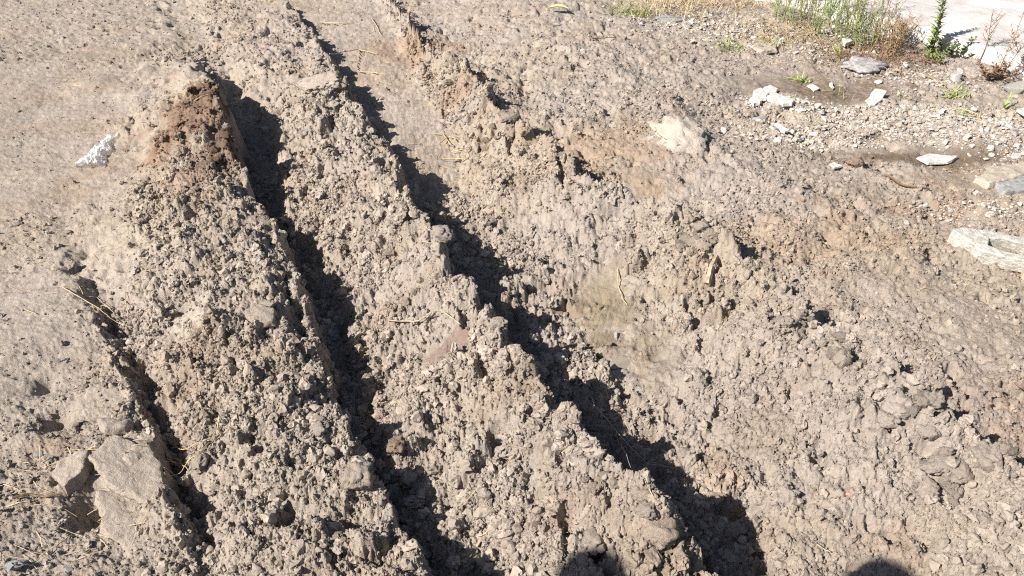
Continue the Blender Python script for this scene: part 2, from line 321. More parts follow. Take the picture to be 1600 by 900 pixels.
# ---------------------------------------------------------------- ground sheet
def build_ground():
    ph = np.concatenate([np.linspace(-180, -54, 22)[:-1], np.linspace(-54, 52, 1430), np.linspace(52, 180, 22)[1:-1]])
    rr_ = np.concatenate([np.linspace(.0, 1.0, 26)[:-1], np.exp(np.linspace(math.log(1.0), math.log(7.6), 775)), np.geomspace(7.6, 150, 24)[1:]])
    rr_[0] = .004
    NP, NR = len(ph), len(rr_)
    A, Rr = np.meshgrid(np.radians(ph), rr_)
    x = (Rr*np.sin(A)).ravel(); y = (Rr*np.cos(A)).ravel()
    h, rough, sm, tr, fl = terrain(x, y)
    col = soil_colour(x, y, rough)
    co = np.stack([x, y, h], 1).astype(np.float32)
    i, j = np.meshgrid(np.arange(NR-1), np.arange(NP), indexing='ij')
    j2 = (j+1) % NP
    q = np.stack([i*NP+j, i*NP+j2, (i+1)*NP+j2, (i+1)*NP+j], -1).reshape(-1, 4)[:, ::-1]
    me = bpy.data.meshes.new("earth_ground")
    me.vertices.add(len(co)); me.vertices.foreach_set("co", co.ravel())
    me.loops.add(q.size); me.loops.foreach_set("vertex_index", q.ravel().astype(np.int32))
    me.polygons.add(len(q)); me.polygons.foreach_set("loop_start", np.arange(0, q.size, 4, dtype=np.int32))
    me.update(calc_edges=True)
    me.polygons.foreach_set("use_smooth", np.ones(len(q), bool))
    at = me.attributes.new("soil_col", 'FLOAT_COLOR', 'POINT')
    at.data.foreach_set("color", np.concatenate([col, np.ones((len(col), 1))], 1).astype(np.float32).ravel())
    o = link("ground", me, M_soil); tag(o, kind='structure', label="churned dry grey brown earth with wheel ruts and soil ridges")
    return o
build_ground()

# ---------------------------------------------------------------- clod shapes
def clod_mesh(name, sub=3, seed=0, flat=.75, rough=.30, m=None):
    bm = bmesh.new(); bmesh.ops.create_icosphere(bm, subdivisions=sub, radius=1)
    off = Vector((seed*13.7, seed*5.1, seed*3.3))
    for v in bm.verts:
        p = v.co.normalized()
        k = 1 + rough*1.1*mnoise.noise(p*1.3+off) + rough*.8*mnoise.noise(p*2.9+off) + rough*.55*mnoise.noise(p*6+off)
        if sub > 3: k += rough*.42*mnoise.noise(p*12+off) + rough*.25*mnoise.noise(p*24+off)
        c = mnoise.voronoi(p*2.4+off)[0][0]
        k *= 1.10-.32*min(1, c)
        if sub > 3: k *= 1.06-.22*min(1, mnoise.voronoi(p*5.5+off)[0][0])
        v.co = p*k; v.co.z *= flat
    # a few facets
    r = random.Random(seed)
    for _ in range(4):
        d = Vector((r.uniform(-1,1), r.uniform(-1,1), r.uniform(-.5,1))).normalized(); lim = r.uniform(.62, .8)
        for v in bm.verts:
            t = v.co.dot(d)
            if t > lim: v.co -= d*(t-lim)*.85
    me = bpy.data.meshes.new(name); bm.to_mesh(me); bm.free()
    if m: me.materials.append(m)
    return me
def rock_mesh(name, n=16, seed=0, sx=1, sy=1, sz=.6, m=None, bev=.05):
    r = random.Random(seed); bm = bmesh.new()
    for _ in range(n):
        d = Vector((r.gauss(0,1), r.gauss(0,1), r.gauss(0,1))).normalized()*r.uniform(.85, 1.0)
        bm.verts.new((d.x*sx, d.y*sy, d.z*sz))
    res = bmesh.ops.convex_hull(bm, input=bm.verts)
    bmesh.ops.delete(bm, geom=[g for g in res['geom_interior'] if isinstance(g, bmesh.types.BMVert)], context='VERTS')
    bmesh.ops.bevel(bm, geom=bm.edges[:], offset=bev*min(sx, sy, sz), segments=2, affect='EDGES', profile=.6)
    bmesh.ops.triangulate(bm, faces=bm.faces[:])
    me = bpy.data.meshes.new(name); bm.to_mesh(me); bm.free()
    if m: me.materials.append(m)
    return me
def plate_mesh(name, outline, thick, seed=0, m=None, wear=0):
    """broken flat piece: outline in metres, thickness, worn edges and an uneven top"""
    r = random.Random(seed); pts = []
    n = len(outline)
    for i in range(n):
        a, b = Vector(outline[i]), Vector(outline[(i+1) % n])
        for t in (0, .33, .66):
            p = a.lerp(b, t); e = (b-a).length*.05
            pts.append((p.x+r.uniform(-e, e), p.y+r.uniform(-e, e)))
    bm = bmesh.new()
    bot = [bm.verts.new((x*1.02, y*1.02, 0)) for x, y in pts]
    top = [bm.verts.new((x*(1-r.uniform(.02,.07)), y*(1-r.uniform(.02,.07)), thick*r.uniform(.93, 1.0))) for x, y in pts]
    k = len(pts)
    for i in range(k): bm.faces.new((bot[i], bot[(i+1) % k], top[(i+1) % k], top[i]))
    cx = sum(p[0] for p in pts)/k; cy = sum(p[1] for p in pts)/k
    mid = [bm.verts.new((cx+(t.co.x-cx)*.9, cy+(t.co.y-cy)*.9, thick*r.uniform(1.02, 1.05))) for t in top]
    c = bm.verts.new((cx, cy, thick*1.05)); cb = bm.verts.new((cx, cy, 0))
    for i in range(k):
        bm.faces.new((top[i], top[(i+1) % k], mid[(i+1) % k], mid[i])); bm.faces.new((mid[i], mid[(i+1) % k], c))
        bm.faces.new((bot[(i+1) % k], bot[i], cb))
    bmesh.ops.recalc_face_normals(bm, faces=bm.faces[:])
    if wear:
        bmesh.ops.triangulate(bm, faces=bm.faces[:])
        for _ in range(3): bmesh.ops.subdivide_edges(bm, edges=[e for e in bm.edges if e.calc_length() > .009], cuts=1, use_grid_fill=True)
        bmesh.ops.triangulate(bm, faces=bm.faces[:]); bm.normal_update(); off = Vector((seed*3.1, seed, 0))
        for v in bm.verts:
            q = v.co+off; d = .010*wear*mnoise.noise(q*22)+.007*wear*mnoise.noise(q*55)+.004*wear*mnoise.noise(q*120)
            v.co += v.normal*d; v.co.x += .008*wear*mnoise.noise(q*30+Vector((7,0,0))); v.co.y += .008*wear*mnoise.noise(q*30+Vector((0,7,0)))
    me = bpy.data.meshes.new(name); bm.to_mesh(me); bm.free()
    if m: me.materials.append(m)
    if wear: me.polygons.foreach_set("use_smooth", [True]*len(me.polygons))
    return me
def tubes(name, paths, m, sides=4):
    """paths: list of (points, radius start, radius end)"""
    vs, fs = [], []
    for pts, r0, r1 in paths:
        pts = [Vector(p) for p in pts]; n = len(pts); b0 = len(vs)
        for i, p in enumerate(pts):
            d = (pts[min(i+1, n-1)]-pts[max(i-1, 0)]); d = d.normalized() if d.length > 1e-9 else Vector((0,0,1))
            a = d.cross(Vector((.13, .21, 1))); a = a.normalized() if a.length > 1e-4 else Vector((1,0,0)); b = d.cross(a)
            rr = r0+(r1-r0)*i/(n-1)
            for k in range(sides):
                t = 2*math.pi*k/sides; vs.append(p + a*(math.cos(t)*rr) + b*(math.sin(t)*rr))
        for i in range(n-1):
            for k in range(sides):
                q = b0+i*sides; k2 = (k+1) % sides
                fs.append((q+k, q+k2, q+sides+k2, q+sides+k))
        fs.append(tuple(b0+k for k in range(sides))[::-1]); fs.append(tuple(b0+(n-1)*sides+k for k in range(sides)))
    me = mesh(name, vs, fs)
    if m: me.materials.append(m)
    return me
def wavy(p0, p1, n=7, amp=.01, sag=0, seed=0):
    r = random.Random(seed); p0, p1 = Vector(p0), Vector(p1); out = []
    ph = [r.uniform(0, 6.28) for _ in range(4)]
    for i in range(n):
        t = i/(n-1); p = p0.lerp(p1, t)
        p += Vector((math.sin(t*5+ph[0]), math.sin(t*4+ph[1]), .5*math.sin(t*6+ph[2])))*amp
        p.z += sag*4*t*(1-t); out.append(p)
    return out

# ---------------------------------------------------------------- scattered stuff drawn as instances
def scatter(name, pos, rot, scl, col, variants, m, label):
    me = bpy.data.meshes.new(name); me.vertices.add(len(pos)); me.vertices.foreach_set("co", pos.astype(np.float32).ravel())
    for an, d in (("prot", rot), ("pscl", scl)):
        a = me.attributes.new(an, 'FLOAT_VECTOR', 'POINT'); a.data.foreach_set("vector", d.astype(np.float32).ravel())
    a = me.attributes.new("pcol", 'FLOAT_COLOR', 'POINT'); a.data.foreach_set("color", np.concatenate([col, np.ones((len(col),1))], 1).astype(np.float32).ravel())
    o = link(name, me, m); tag(o, label, kind='stuff')
    src = bpy.data.collections.new(name + "_shapes")
    for k, vm in enumerate(variants): src.objects.link(bpy.data.objects.new(name + "_shape", vm))
    g = bpy.data.node_groups.new(name, 'GeometryNodeTree')
    g.interface.new_socket("Geometry", in_out='INPUT', socket_type='NodeSocketGeometry')
    g.interface.new_socket("Geometry", in_out='OUTPUT', socket_type='NodeSocketGeometry')
    N, K = g.nodes, g.links
    gi, go = N.new('NodeGroupInput'), N.new('NodeGroupOutput')
    ci = N.new('GeometryNodeCollectionInfo'); ci.inputs['Collection'].default_value = src
    ci.inputs['Separate Children'].default_value = True; ci.inputs['Reset Children'].default_value = True
    ip = N.new('GeometryNodeInstanceOnPoints'); ip.inputs['Pick Instance'].default_value = True
    def na(nm, t):
        q = N.new('GeometryNodeInputNamedAttribute'); q.data_type = t; q.inputs['Name'].default_value = nm; return q.outputs['Attribute']
    e2r = N.new('FunctionNodeEulerToRotation')
    K.new(gi.outputs[0], ip.inputs['Points']); K.new(ci.outputs[0], ip.inputs['Instance'])
    K.new(na("prot", 'FLOAT_VECTOR'), e2r.inputs[0]); K.new(e2r.outputs[0], ip.inputs['Rotation']); K.new(na("pscl", 'FLOAT_VECTOR'), ip.inputs['Scale'])
    rv = N.new('FunctionNodeRandomValue'); rv.data_type = 'INT'
    for s in rv.inputs:
        if s.name == 'Min' and s.type == 'INT': s.default_value = 0
        if s.name == 'Max' and s.type == 'INT': s.default_value = len(variants)-1
    K.new([s for s in rv.outputs if s.type == 'INT'][0], ip.inputs['Instance Index'])
    st = N.new('GeometryNodeStoreNamedAttribute'); st.domain = 'INSTANCE'; st.data_type = 'FLOAT_COLOR'; st.inputs['Name'].default_value = "ccol"
    K.new(ip.outputs[0], st.inputs['Geometry']); K.new(na("pcol", 'FLOAT_COLOR'), [s for s in st.inputs if s.name == 'Value'][0])
    K.new(st.outputs[0], go.inputs[0])
    md = o.modifiers.new("scatter", 'NODES'); md.node_group = g
    return o
def crumbs():
    n = 1180000
    ph = np.radians(rng.uniform(-50, 48, n)); r = np.exp(rng.uniform(math.log(1.0), math.log(7.3), n))
    x, y = r*np.sin(ph), r*np.cos(ph)
    h, rr, sm, tr, fl = terrain(x, y)
    clump = np.clip(.35+1.7*fbm(x*6, y*6, 301, 3), .06, 1)
    dens = (rr*clump*(1-.6*sst(4, 7, r)) + .10)*(1-.93*np.clip(sm, 0, 1))*(1-.7*tr)
    k = rng.random(n) < dens*.62
    x, y, h, r, rr = x[k], y[k], h[k], r[k], rr[k]; n = len(x)
    u, v = UV(x, y); fine = 1-.32*sst(.02, .3, v-at_u('ccrest', u)[0]); fine = fine*(1-.22*(v > at_u('cfoot', u)[0]+.1)*(v < at_u('ccrest', u)[0]-.12))
    s = np.clip(.00178*np.sqrt(r/1.5)*np.exp(rng.gumbel(0, .46, n)), .0011, .018)*(.45+.55*np.clip(rr*1.6,0,1))*fine
    pos = np.stack([x, y, h+s*rng.uniform(-.15, .4, n)], 1)
    rot = rng.uniform(0, 6.283, (n, 3)); scl = s[:, None]*rng.uniform(.75, 1.25, (n, 3))
    col = soil_colour(x+rng.normal(0, .012, n), y+rng.normal(0, .012, n), rr)*rng.uniform(.86, 1.12, (n, 1))
    vs = [clod_mesh("crumb", 2 if i < 4 else 3, 50+i, .78, .58, M_crumb) for i in range(8)]
    scatter("soil_crumbs", pos, rot, scl, col, vs, M_crumb, "loose grey brown soil crumbs strewn over the ridges and ruts")
    print("crumbs", n)
crumbs()
def gravel():
    n = 24000; out = []
    cs = [(1430,185,.75,.22,1.0),(1250,215,.35,.15,.8),(1210,155,.18,.13,1.2),(1560,220,.4,.3,.6),(1530,325,.3,.1,.6),(1260,60,.5,.4,.5),(1100,40,.5,.4,.35),(1450,120,.5,.2,.4)]
    w = np.array([c[2]*c[3]*c[4] for c in cs]); w /= w.sum()
    idx = rng.choice(len(cs), n, p=w); c = np.array(cs)[idx]
    ctr = np.array([P(a[0], a[1]) for a in cs])[idx]
    a = rng.uniform(0, 6.283, n); q = np.sqrt(rng.random(n))*(1+.25*rng.normal(0,1,n))
    x = ctr[:,0]+np.cos(a)*q*c[:,2]; y = ctr[:,1]+np.sin(a)*q*c[:,3]
    h, _, smg, _, _ = terrain(x, y)
    bare = np.zeros(n)
    for (px, py, rx, ry) in ((1265,135,.62,.30),(1440,245,.5,.14),(1500,290,.3,.08)): bare = np.maximum(bare, 1-sst(.6, 1.05, ell(x, y, px, py, rx, ry)+.3*fbm(x*9, y*9, 341, 2)))
    kp = rng.random(n) > bare*.93
    x, y, h, idx, a = x[kp], y[kp], h[kp], idx[kp], a[kp]; n = len(x)
    s = np.clip(.0040*np.exp(rng.gumbel(0,.36,n)), .0025, .024)
    pal = np.array([(.52,.47,.41),(.60,.55,.50),(.46,.42,.40),(.36,.34,.33),(.46,.39,.31),(.70,.67,.62),(.42,.32,.25)])
    col = pal[rng.choice(7, n, p=[.35,.2,.16,.06,.15,.05,.03])]*rng.uniform(.85,1.12,(n,1))
    vs = [rock_mesh("pebble", 11+i, 80+i, 1, .8, .55, M_crumb) for i in range(6)]
    rot = np.stack([rng.normal(0,.35,n), rng.normal(0,.35,n), rng.uniform(0,6.283,n)], 1)
    scatter("rubble_gravel", np.stack([x, y, h+s*.25],1), rot, s[:,None]*rng.uniform(.7,1.3,(n,3)), col, vs, M_crumb, "pale gravel and rubble chips by the weedy edge of the white slab")
gravel()
def straw_litter():
    zones = [(620,60,.35,.5,160),(690,250,.3,.35,110),(80,150,1.2,.6,150),(100,420,.5,.3,90),(560,10,.8,.2,120),(1090,20,.6,.25,160),(1330,110,.6,.3,130),(120,780,.25,.2,90),(60,10,.9,.2,110),(1500,430,.4,.25,40),(290,200,.3,.3,50),(860,800,.2,.2,14),(1300,40,.5,.3,200)]
    ps = []
    for (px, py, rx, ry, n) in zones:
        cx, cy = P(px, py)
        for _ in range(n):
            a = random.uniform(0, 6.283); q = math.sqrt(random.random()); x = cx+math.cos(a)*q*rx; y = cy+math.sin(a)*q*ry
            an = random.gauss(0, .5) if random.random() < .7 else random.uniform(0, 3.14)
            ln = random.uniform(.015, .075); ps.append((x, y, an, ln))
    X = np.array([(x+math.cos(an)*ln*t, y+math.sin(an)*ln*t) for (x, y, an, ln) in ps for t in (-.5, 0, .5)])
    H = terrain(X[:,0].copy(), X[:,1].copy())[0]
    paths = []
    for i in range(len(ps)):
        z0 = max(H[3*i:3*i+3]); r = random.uniform(.0005, .0013)
        p = [Vector((X[3*i+t,0], X[3*i+t,1], .5*H[3*i+t]+.5*z0+.002+r)) for t in range(3)]
        p[1] += Vector((random.uniform(-.003,.003), random.uniform(-.003,.003), .001))
        paths.append((p, r, r*.6))
    o = link("straw_litter", tubes("straw_litter", paths, M_straw, 3)); tag(o, "short bits of dry straw and stalk lying over the soil", kind='stuff')
straw_litter()

# ---------------------------------------------------------------- individual clods
def tint(o, x, y, k=1.0, red=0):
    c = soil_colour(np.array([x]), np.array([y]), None)[0]*k
    if red: c = c*(1-red)+np.array(RED)*.8*red
    o['tint'] = [float(c[0]), float(c[1]), float(c[2])]
def put(name, me, px, py, size, label, cat, rz=0, tilt=(0,0), sink=.3, group=None, smooth=True):
    x, y, z = ground_at(px, py)
    if isinstance(size, (int, float)): size = (size, size, size)
    o = link(name, me, smooth=smooth); o.location = (x, y, z + size[2]*(1-2*sink)*.5); o.scale = size; o.rotation_euler = (tilt[0], tilt[1], rz)
    tag(o, label, cat, group)
    if cat == 'clod': tint(o, x, y, .97, .7 if 'reddish' in label else 0)
    return o
CL = [clod_mesh("soil_clod", 4, 200+i, .78, .36, M_clod) for i in range(6)]
CR = [clod_mesh("reddish_soil_clod", 4, 230+i, .78, .36, M_clodr) for i in range(3)]
for me in CL+CR: me.polygons.foreach_set("use_smooth", [True]*len(me.polygons))
MC = [ # px, py, half size in px, mesh, label
 (1545,722,.042,0,"large knobbly soil clod at the lower right end of the right ridge"),
 (1500,742,.030,1,"rounded soil clod just left of the biggest right hand clod"),
 (1478,800,.016,2,"pale little clod below the rounded clod at lower right"),
 (1535,815,.028,3,"smooth soil clod with a dark notch near the right edge"),
 (1145,832,.030,4,"pale grey soil clod at the lower end of the right rut shadow"),
 (1070,712,.022,5,"small rounded clod poking from the sunny rim of the right rut"),
 (1103,718,.020,0,"blocky clod on the sunny rim beside a dark hole"),
 (1028,835,.050,1,"big crumbly clod hanging over the right rut near the bottom edge"),
 (1000,775,.030,2,"crumbly clod on the middle ridge crest above the big hanging clod"),
 (690,372,.035,3,"rough clod perched where the middle ridge narrows"),
 (628,330,.030,4,"grey clod capping the middle ridge beside the square rut shadow"),
 (780,507,.027,2,"massive crumbly clod jutting from the middle ridge over the shadow"),
 (735,395,.025,0,"upright clod standing in the right rut shadow"),
 (640,760,.035,1,"clod block on the left ridge rim below the deep shadow"),
 (560,745,.045,2,"wide grey crumbly clod on the left ridge near its lower rim"),
 (470,735,.030,3,"grey clod on the left ridge slope left of the wide grey clod"),
 (450,350,.028,0,"clod bridging the deep left rut below the square shadow"),
 (415,480,.040,4,"flat topped clod on the left ridge crest by the deep shadow"),
 (370,150,.022,1,"dark clod poking above the shadow at the top of the left rut"),
 (325,112,.028,5,"topmost dark clod on the peak of the left ridge"),
 (820,212,.034,2,"dark clod at the corner of the far right ridge crest"),
 (715,112,.030,3,"clod beside the small hole on the far right ridge"),
 (760,150,.026,4,"clod between the small hole and the dark corner clod"),
 (1095,385,.034,5,"grey clod above the small dark hollow on the right ridge"),
 (1075,345,.020,0,"small clod upslope of the dark hollow on the right ridge"),
 (1250,495,.022,1,"grey clod on the right ridge crest midway to the right edge"),
 (1320,545,.024,2,"pitted clod on the right ridge crest above the overhang"),
 (1405,640,.045,3,"wide clod overhanging a dark gap at the right"),
 (1450,680,.026,4,"broken clod right of the overhanging gap"),
 (1335,258,.035,-1,"dark reddish clod beside the brown bare patch"),
 (1305,800,.020,5,"low soil clod in the grey slope at lower right"),
 (470,130,.055,0,"wide flat slab of mud on the far middle ridge"),
 (475,212,.024,1,"pale round clod on the left face of the middle ridge"),
 (610,395,.020,2,"small clod beside the pit on the middle ridge"),
 (935,665,.024,3,"clod on the middle ridge crest at the root end"),
 (925,850,.030,4,"clod at the bottom edge under the person's shadow"),
 (735,870,.028,-2,"ochre clod inside the bottom of the deep left rut"),
 (620,700,.030,-3,"dark reddish clod in the shadow of the deep left rut"),
 (500,670,.026,5,"clod with pale cap on the lip of the deep left rut"),
 (30,350,.020,0,"little clod on the flat ground at the left edge"),
]
for i, (px, py, s, k, lab) in enumerate(MC):
    me = CL[k] if k >= 0 else CR[-k-1]
    put("soil_clod", me, px, py, (s*random.uniform(.9,1.2), s*random.uniform(.85,1.1), s*(.9 if 'flat' not in lab else .45)), lab, "clod", rz=random.uniform(0,6.28), tilt=(random.uniform(-.3,.3), random.uniform(-.3,.3)), sink=.42)
BANDS = {'acrest': [(230,"around the dark red peak"),(340,"beside the square upper shadow"),(450,"just below the soil bridge"),(580,"beside the flat topped pale block"),(720,"level with the curled dead grass"),(2000,"in the lowest stretch by the bottom edge")],
 'bcrest': [(130,"at its far thin end"),(260,"past the flat mud slab"),(380,"where the ridge narrows"),(480,"above the pale twig"),(600,"round the pinkish slick"),(720,"by the bright white chip"),(2000,"near the hanging clod at the bottom")],
 'ccrest': [(150,"at its reddish far end"),(280,"by the dark corner clod"),(400,"by the dark hollow and wooden stub"),(560,"midway, above the overhang"),(680,"by the overhanging gap"),(2000,"by the big clods at lower right")],
 'rut': [(520,"under the long pale straw"),(690,"above the smooth mud plates"),(2000,"beside the smooth mud plates")],
 'cfoot': [(300,"along the far tyre track"),(560,"left of the slick patch"),(760,"by the long root"),(2000,"under the hanging clod")]}
def clod_run(lines, n, label, group, smin, smax, spread, meshes):
    r = random.Random(len(label)*7+n); LNp = L[lines]; pts = []; bands = []
    for _ in range(n):
        i = r.randrange(len(LNp)-2); a, b = LNp[i], LNp[i+1]; t = r.random()
        px, py, h = a[0]+(b[0]-a[0])*t, a[1]+(b[1]-a[1])*t, a[2]
        if py < 60 or py > 940: continue
        x, y = P(px, py, h); d = r.uniform(*spread)
        x += vx*d; y += vy*d
        pts.append((x, y)); bands.append([w for q, w in BANDS[lines] if py < q][0])
    X = np.array(pts); H = terrain(X[:,0].copy(), X[:,1].copy())[0]
    for (x, y), z, bd in zip(pts, H, bands):
        s = smin*(smax/smin)**(r.random()**1.8); s *= (1+.12*math.hypot(x, y))/1.2
        o = bpy.data.objects.new("soil_clod", r.choice(meshes)); COL.objects.link(o)
        o.location = (x, y, z+s*.12); o.scale = (s*r.uniform(.8,1.3), s*r.uniform(.8,1.2), s*r.uniform(.7,1)); o.rotation_euler = (r.uniform(-.5,.5), r.uniform(-.5,.5), r.uniform(0,6.28))
        tint(o, x, y, r.uniform(.88, 1.08))
        z0 = s/(1+.12*math.hypot(x, y))*1.2
        tag(o, ("thumb sized" if z0 < smin*1.25 else "walnut sized" if z0 < smin*1.7 else "fist sized") + " " + label + " " + bd, "clod", group)
clod_run('acrest', 7, "clod on the left ridge", "clods along the left ridge", .010, .028, (-.30, .01), CL+CR[:1])
clod_run('bcrest', 9, "clod on the middle ridge", "clods along the middle ridge", .010, .028, (-.24, .01), CL+CR[:1])
clod_run('ccrest', 6, "clod on the right ridge", "clods along the right ridge", .010, .028, (-.14, .05), CL+CR[:1])
clod_run('rut', 5, "clod in the narrow left rut", "clods in the narrow left rut", .008, .022, (-.05, .06), CL+CR[:1])
clod_run('cfoot', 5, "clod in the right rut", "clods in the right rut", .008, .022, (-.12, .02), CL+CR[:1])

def cluster(px, py, rx, ry, n, smin, smax, base, group, k=1.0, red=0.0, seed=0):
    r = random.Random(seed); cx, cy = centre(px, py)
    P_ = [(cx+rx*math.cos(a)*q, cy+ry*math.sin(a)*q) for a, q in [(r.uniform(0, 6.28), math.sqrt(r.random())) for _ in range(n)]]
    X = np.array(P_); H = terrain(X[:,0].copy(), X[:,1].copy())[0]
    for (x, y), z in zip(P_, H):
        t = r.random()**1.7; q = smin*(smax/smin)**t
        o = bpy.data.objects.new("soil_clod", r.choice(CL)); COL.objects.link(o); kk = k*r.uniform(.8, 1.15); dark = k < .9 and kk < k
        o.location = (x, y, z+q*.2); o.scale = (q*r.uniform(.8,1.25), q*r.uniform(.8,1.2), q*r.uniform(.7,1.05)); o.rotation_euler = (r.uniform(-.6,.6), r.uniform(-.6,.6), r.uniform(0,6.28))
        tint(o, x, y, kk, red*r.random())
        fx, fy = (x-cx)/rx, (y-cy)/ry
        spot = ("far " if fy > .35 else "near " if fy < -.35 else "") + ("left side" if fx < -.3 else "right side" if fx > .3 else "middle")
        label = base + ", " + spot
        tag(o, ("thumb sized" if t < .3 else "walnut sized" if t < .65 else "fist sized") + (" darker" if dark else "") + " " + label, "clod", group)
G1 = "clods along the left ridge"; G2 = "clods along the right ridge"; G3 = "clods along the middle ridge"
cluster(318, 150, .10, .10, 26, .016, .040, "clod on the dark reddish peak of the left ridge", G1, .9, .25, 1)
cluster(300, 215, .15, .14, 30, .014, .036, "clod on the face below the dark reddish peak", G1, .9, .5, 2)
cluster(345, 235, .05, .16, 16, .016, .034, "clod between the red peak and upper shadow", G1, .85, .2, 3)
cluster(410, 345, .06, .04, 10, .014, .03, "clod of the soil bridge across the left rut", G1, .9, .2, 4)
cluster(705, 110, .10, .07, 12, .014, .036, "clod at the far end of the right ridge", G2, .8, .3, 5)
cluster(790, 195, .10, .09, 18, .016, .042, "clod of the right ridge's dark heap", G2, .75, .1, 6)
cluster(870, 262, .08, .06, 9, .012, .028, "clod just past the right ridge's dark heap", G2, .85, .1, 7)
cluster(1095, 385, .08, .07, 16, .014, .036, "clod above the wooden stub", G2, .8, .0, 8)
cluster(1255, 500, .07, .05, 12, .012, .030, "clod midway between wooden stub and overhang", G2, .85, .0, 9)
cluster(1320, 560, .08, .05, 14, .012, .032, "clod upslope of the overhanging gap", G2, .88, .0, 10)
cluster(1425, 650, .08, .06, 16, .012, .034, "clod round the overhanging gap", G2, .92, .0, 11)
cluster(1500, 745, .10, .07, 18, .012, .036, "clod in the loose heap at lower right", G2, .97, .1, 12)
cluster(690, 375, .06, .05, 10, .012, .028, "clod at the narrow neck of the middle ridge", G3, .92, .0, 13)
cluster(960, 745, .09, .06, 12, .012, .030, "clod on the rim by the long root", G3, .95, .1, 14)
cluster(620, 800, .08, .06, 12, .014, .032, "clod on the left ridge's rim near the bottom", G1, .97, .0, 15)

# ---------------------------------------------------------------- slabs of mud, stones, rubble
def plate(name, outline_px, thick, label, cat, m, seed=0, lift=.0, tilt=(0,0)):
    pts = [P(a, b) for a, b in outline_px]; cx = sum(p[0] for p in pts)/len(pts); cy = sum(p[1] for p in pts)/len(pts)
    cpx = sum(p[0] for p in outline_px)/len(outline_px); cpy = sum(p[1] for p in outline_px)/len(outline_px)
    x, y, z = ground_at(cpx, cpy)
    me = plate_mesh(name, [((p[0]-cx), (p[1]-cy)) for p in pts], thick, seed, M_mud if 'mud' in name else m, .55 if 'mud' in name else (.5 if 'slab' in name or 'stone' in name else 0))
    o = link(name, me); tint(o, x, y, 1.06); o.location = (x, y, z+lift-(.006 if 'mud' in name else 0)); o.rotation_euler = (tilt[0], tilt[1], 0); tag(o, label, cat); return o
plate("mud_slab", [(88,752),(100,735),(140,715),(150,722),(138,750),(105,775)], .035, "thick pale broken slab of dry mud in the lower left", "mud slab", M_pale, 3, .0, (.12,-.1))
plate("mud_slab", [(155,672),(175,668),(212,668),(200,684),(165,690)], .025, "thin tilted mud flake casting a shadow above the smooth patch at left", "mud slab", M_pale, 4, .012, (-.25,.1))
plate("mud_slab", [(140,718),(180,684),(238,700),(272,768),(232,782),(165,760)], .014, "smooth cracked mud plate beside the narrow left rut", "mud slab", M_pale, 5, -.002, (.0,.12))
plate("mud_slab", [(150,772),(205,765),(262,782),(246,838),(200,862),(155,830)], .016, "lowest smooth mud plate beside the narrow left rut", "mud slab", M_pale, 6, -.004, (.0,.08))
plate("mud_slab", [(385,495),(405,485),(430,495),(428,510),(395,512)], .022, "pale block of mud set in the left ridge", "mud slab", M_pale, 7, .0, (.15,0))
o = put("mud_slab", clod_mesh("mud_slab", 5, 333, 1, .30, M_clod), 498, 134, (.125,.085,.05), "broad flat mud slab with a shadowed lip on the far middle ridge", "mud slab", .1, (.25,-.1), .36); tint(o, o.location.x, o.location.y, 1.05)
plate("slate_stone", [(1540,290),(1600,272),(1680,280),(1700,305),(1560,312)], .035, "flat grey slate slab at the right edge", "stone slab", M_stone, 9)
plate("sandstone_slab", [(1518,288),(1545,268),(1640,262),(1660,276),(1600,282),(1540,298)], .03, "flat buff slab behind the grey slate at the right edge", "stone slab", M_pale, 10, .0)
plate("tile_shard", [(1430,252),(1450,246),(1480,249),(1497,250),(1480,260),(1448,262)], .010, "long white tile shard lying on the brown bare patch", "tile shard", M_white, 11, .010)
plate("tile_shard", [(1352,160),(1365,148),(1386,150),(1378,160),(1360,166)], .007, "white tile shard tilted by the weeds, left of centre of the gravel", "tile shard", M_white, 12, .01, (.2,0))
plate("tile_shard", [(1260,138),(1268,134),(1280,142),(1272,147)], .007, "small white shard under the lone green sprout", "tile shard", M_white, 13, .008)
plate("tile_shard", [(1586,180),(1600,176),(1625,182),(1600,190)], .01, "white shard at the right edge above the gravel", "tile shard", M_white, 14, .012)
plate("tile_shard", [(1294,134),(1298,131),(1303,141),(1299,143)], .006, "tiny narrow white chip right of the small white shard", "tile shard", M_white, 15, .008)
plate("tile_shard", [(1209,198),(1216,196),(1232,208),(1224,212)], .008, "narrow white chip below the plaster rubble", "tile shard", M_white, 16, .008)
plate("tile_shard", [(1295,262),(1302,259),(1315,265),(1303,269)], .008, "small white chip left of the dark reddish clod", "tile shard", M_white, 17, .008)
plate("tile_shard", [(1314,70),(1322,68),(1330,74),(1318,79)], .02, "white chip lying below the weed thicket", "tile shard", M_white, 18, .01)
plate("flat_stone", [(1172,78),(1185,72),(1212,76),(1214,85),(1190,88)], .02, "flat tan stone by the gravel left of the weeds", "stone", M_pale, 19, .008)
for k, (a, b, c, d) in enumerate([(1175,145,1200,160),(1198,152,1225,166),(1190,140,1215,150),(1215,160,1240,170),(1170,158,1190,168)]):
    plate("plaster_chunk", [(a,b+3),((a+c)//2,b-2),(c,b+4),(c-4,d),(a+6,d+1)], .016, ["leftmost white plaster chunk of the crumbled patch","middle white plaster chunk of the crumbled patch","farthest white plaster chunk of the crumbled patch","rightmost white plaster chunk of the crumbled patch","nearest left white plaster chunk of the crumbled patch"][k], "plaster chunk", M_white, 20+k, .006)
def rock(px, py, s, label, m, name="stone", cat="stone", seed=1, sink=.3, rz=0, tilt=(0,0), bev=.08):
    return put(name, rock_mesh(name, 18, seed, 1, 1, 1, m, bev), px, py, s, label, cat, rz, tilt, sink, smooth=False)
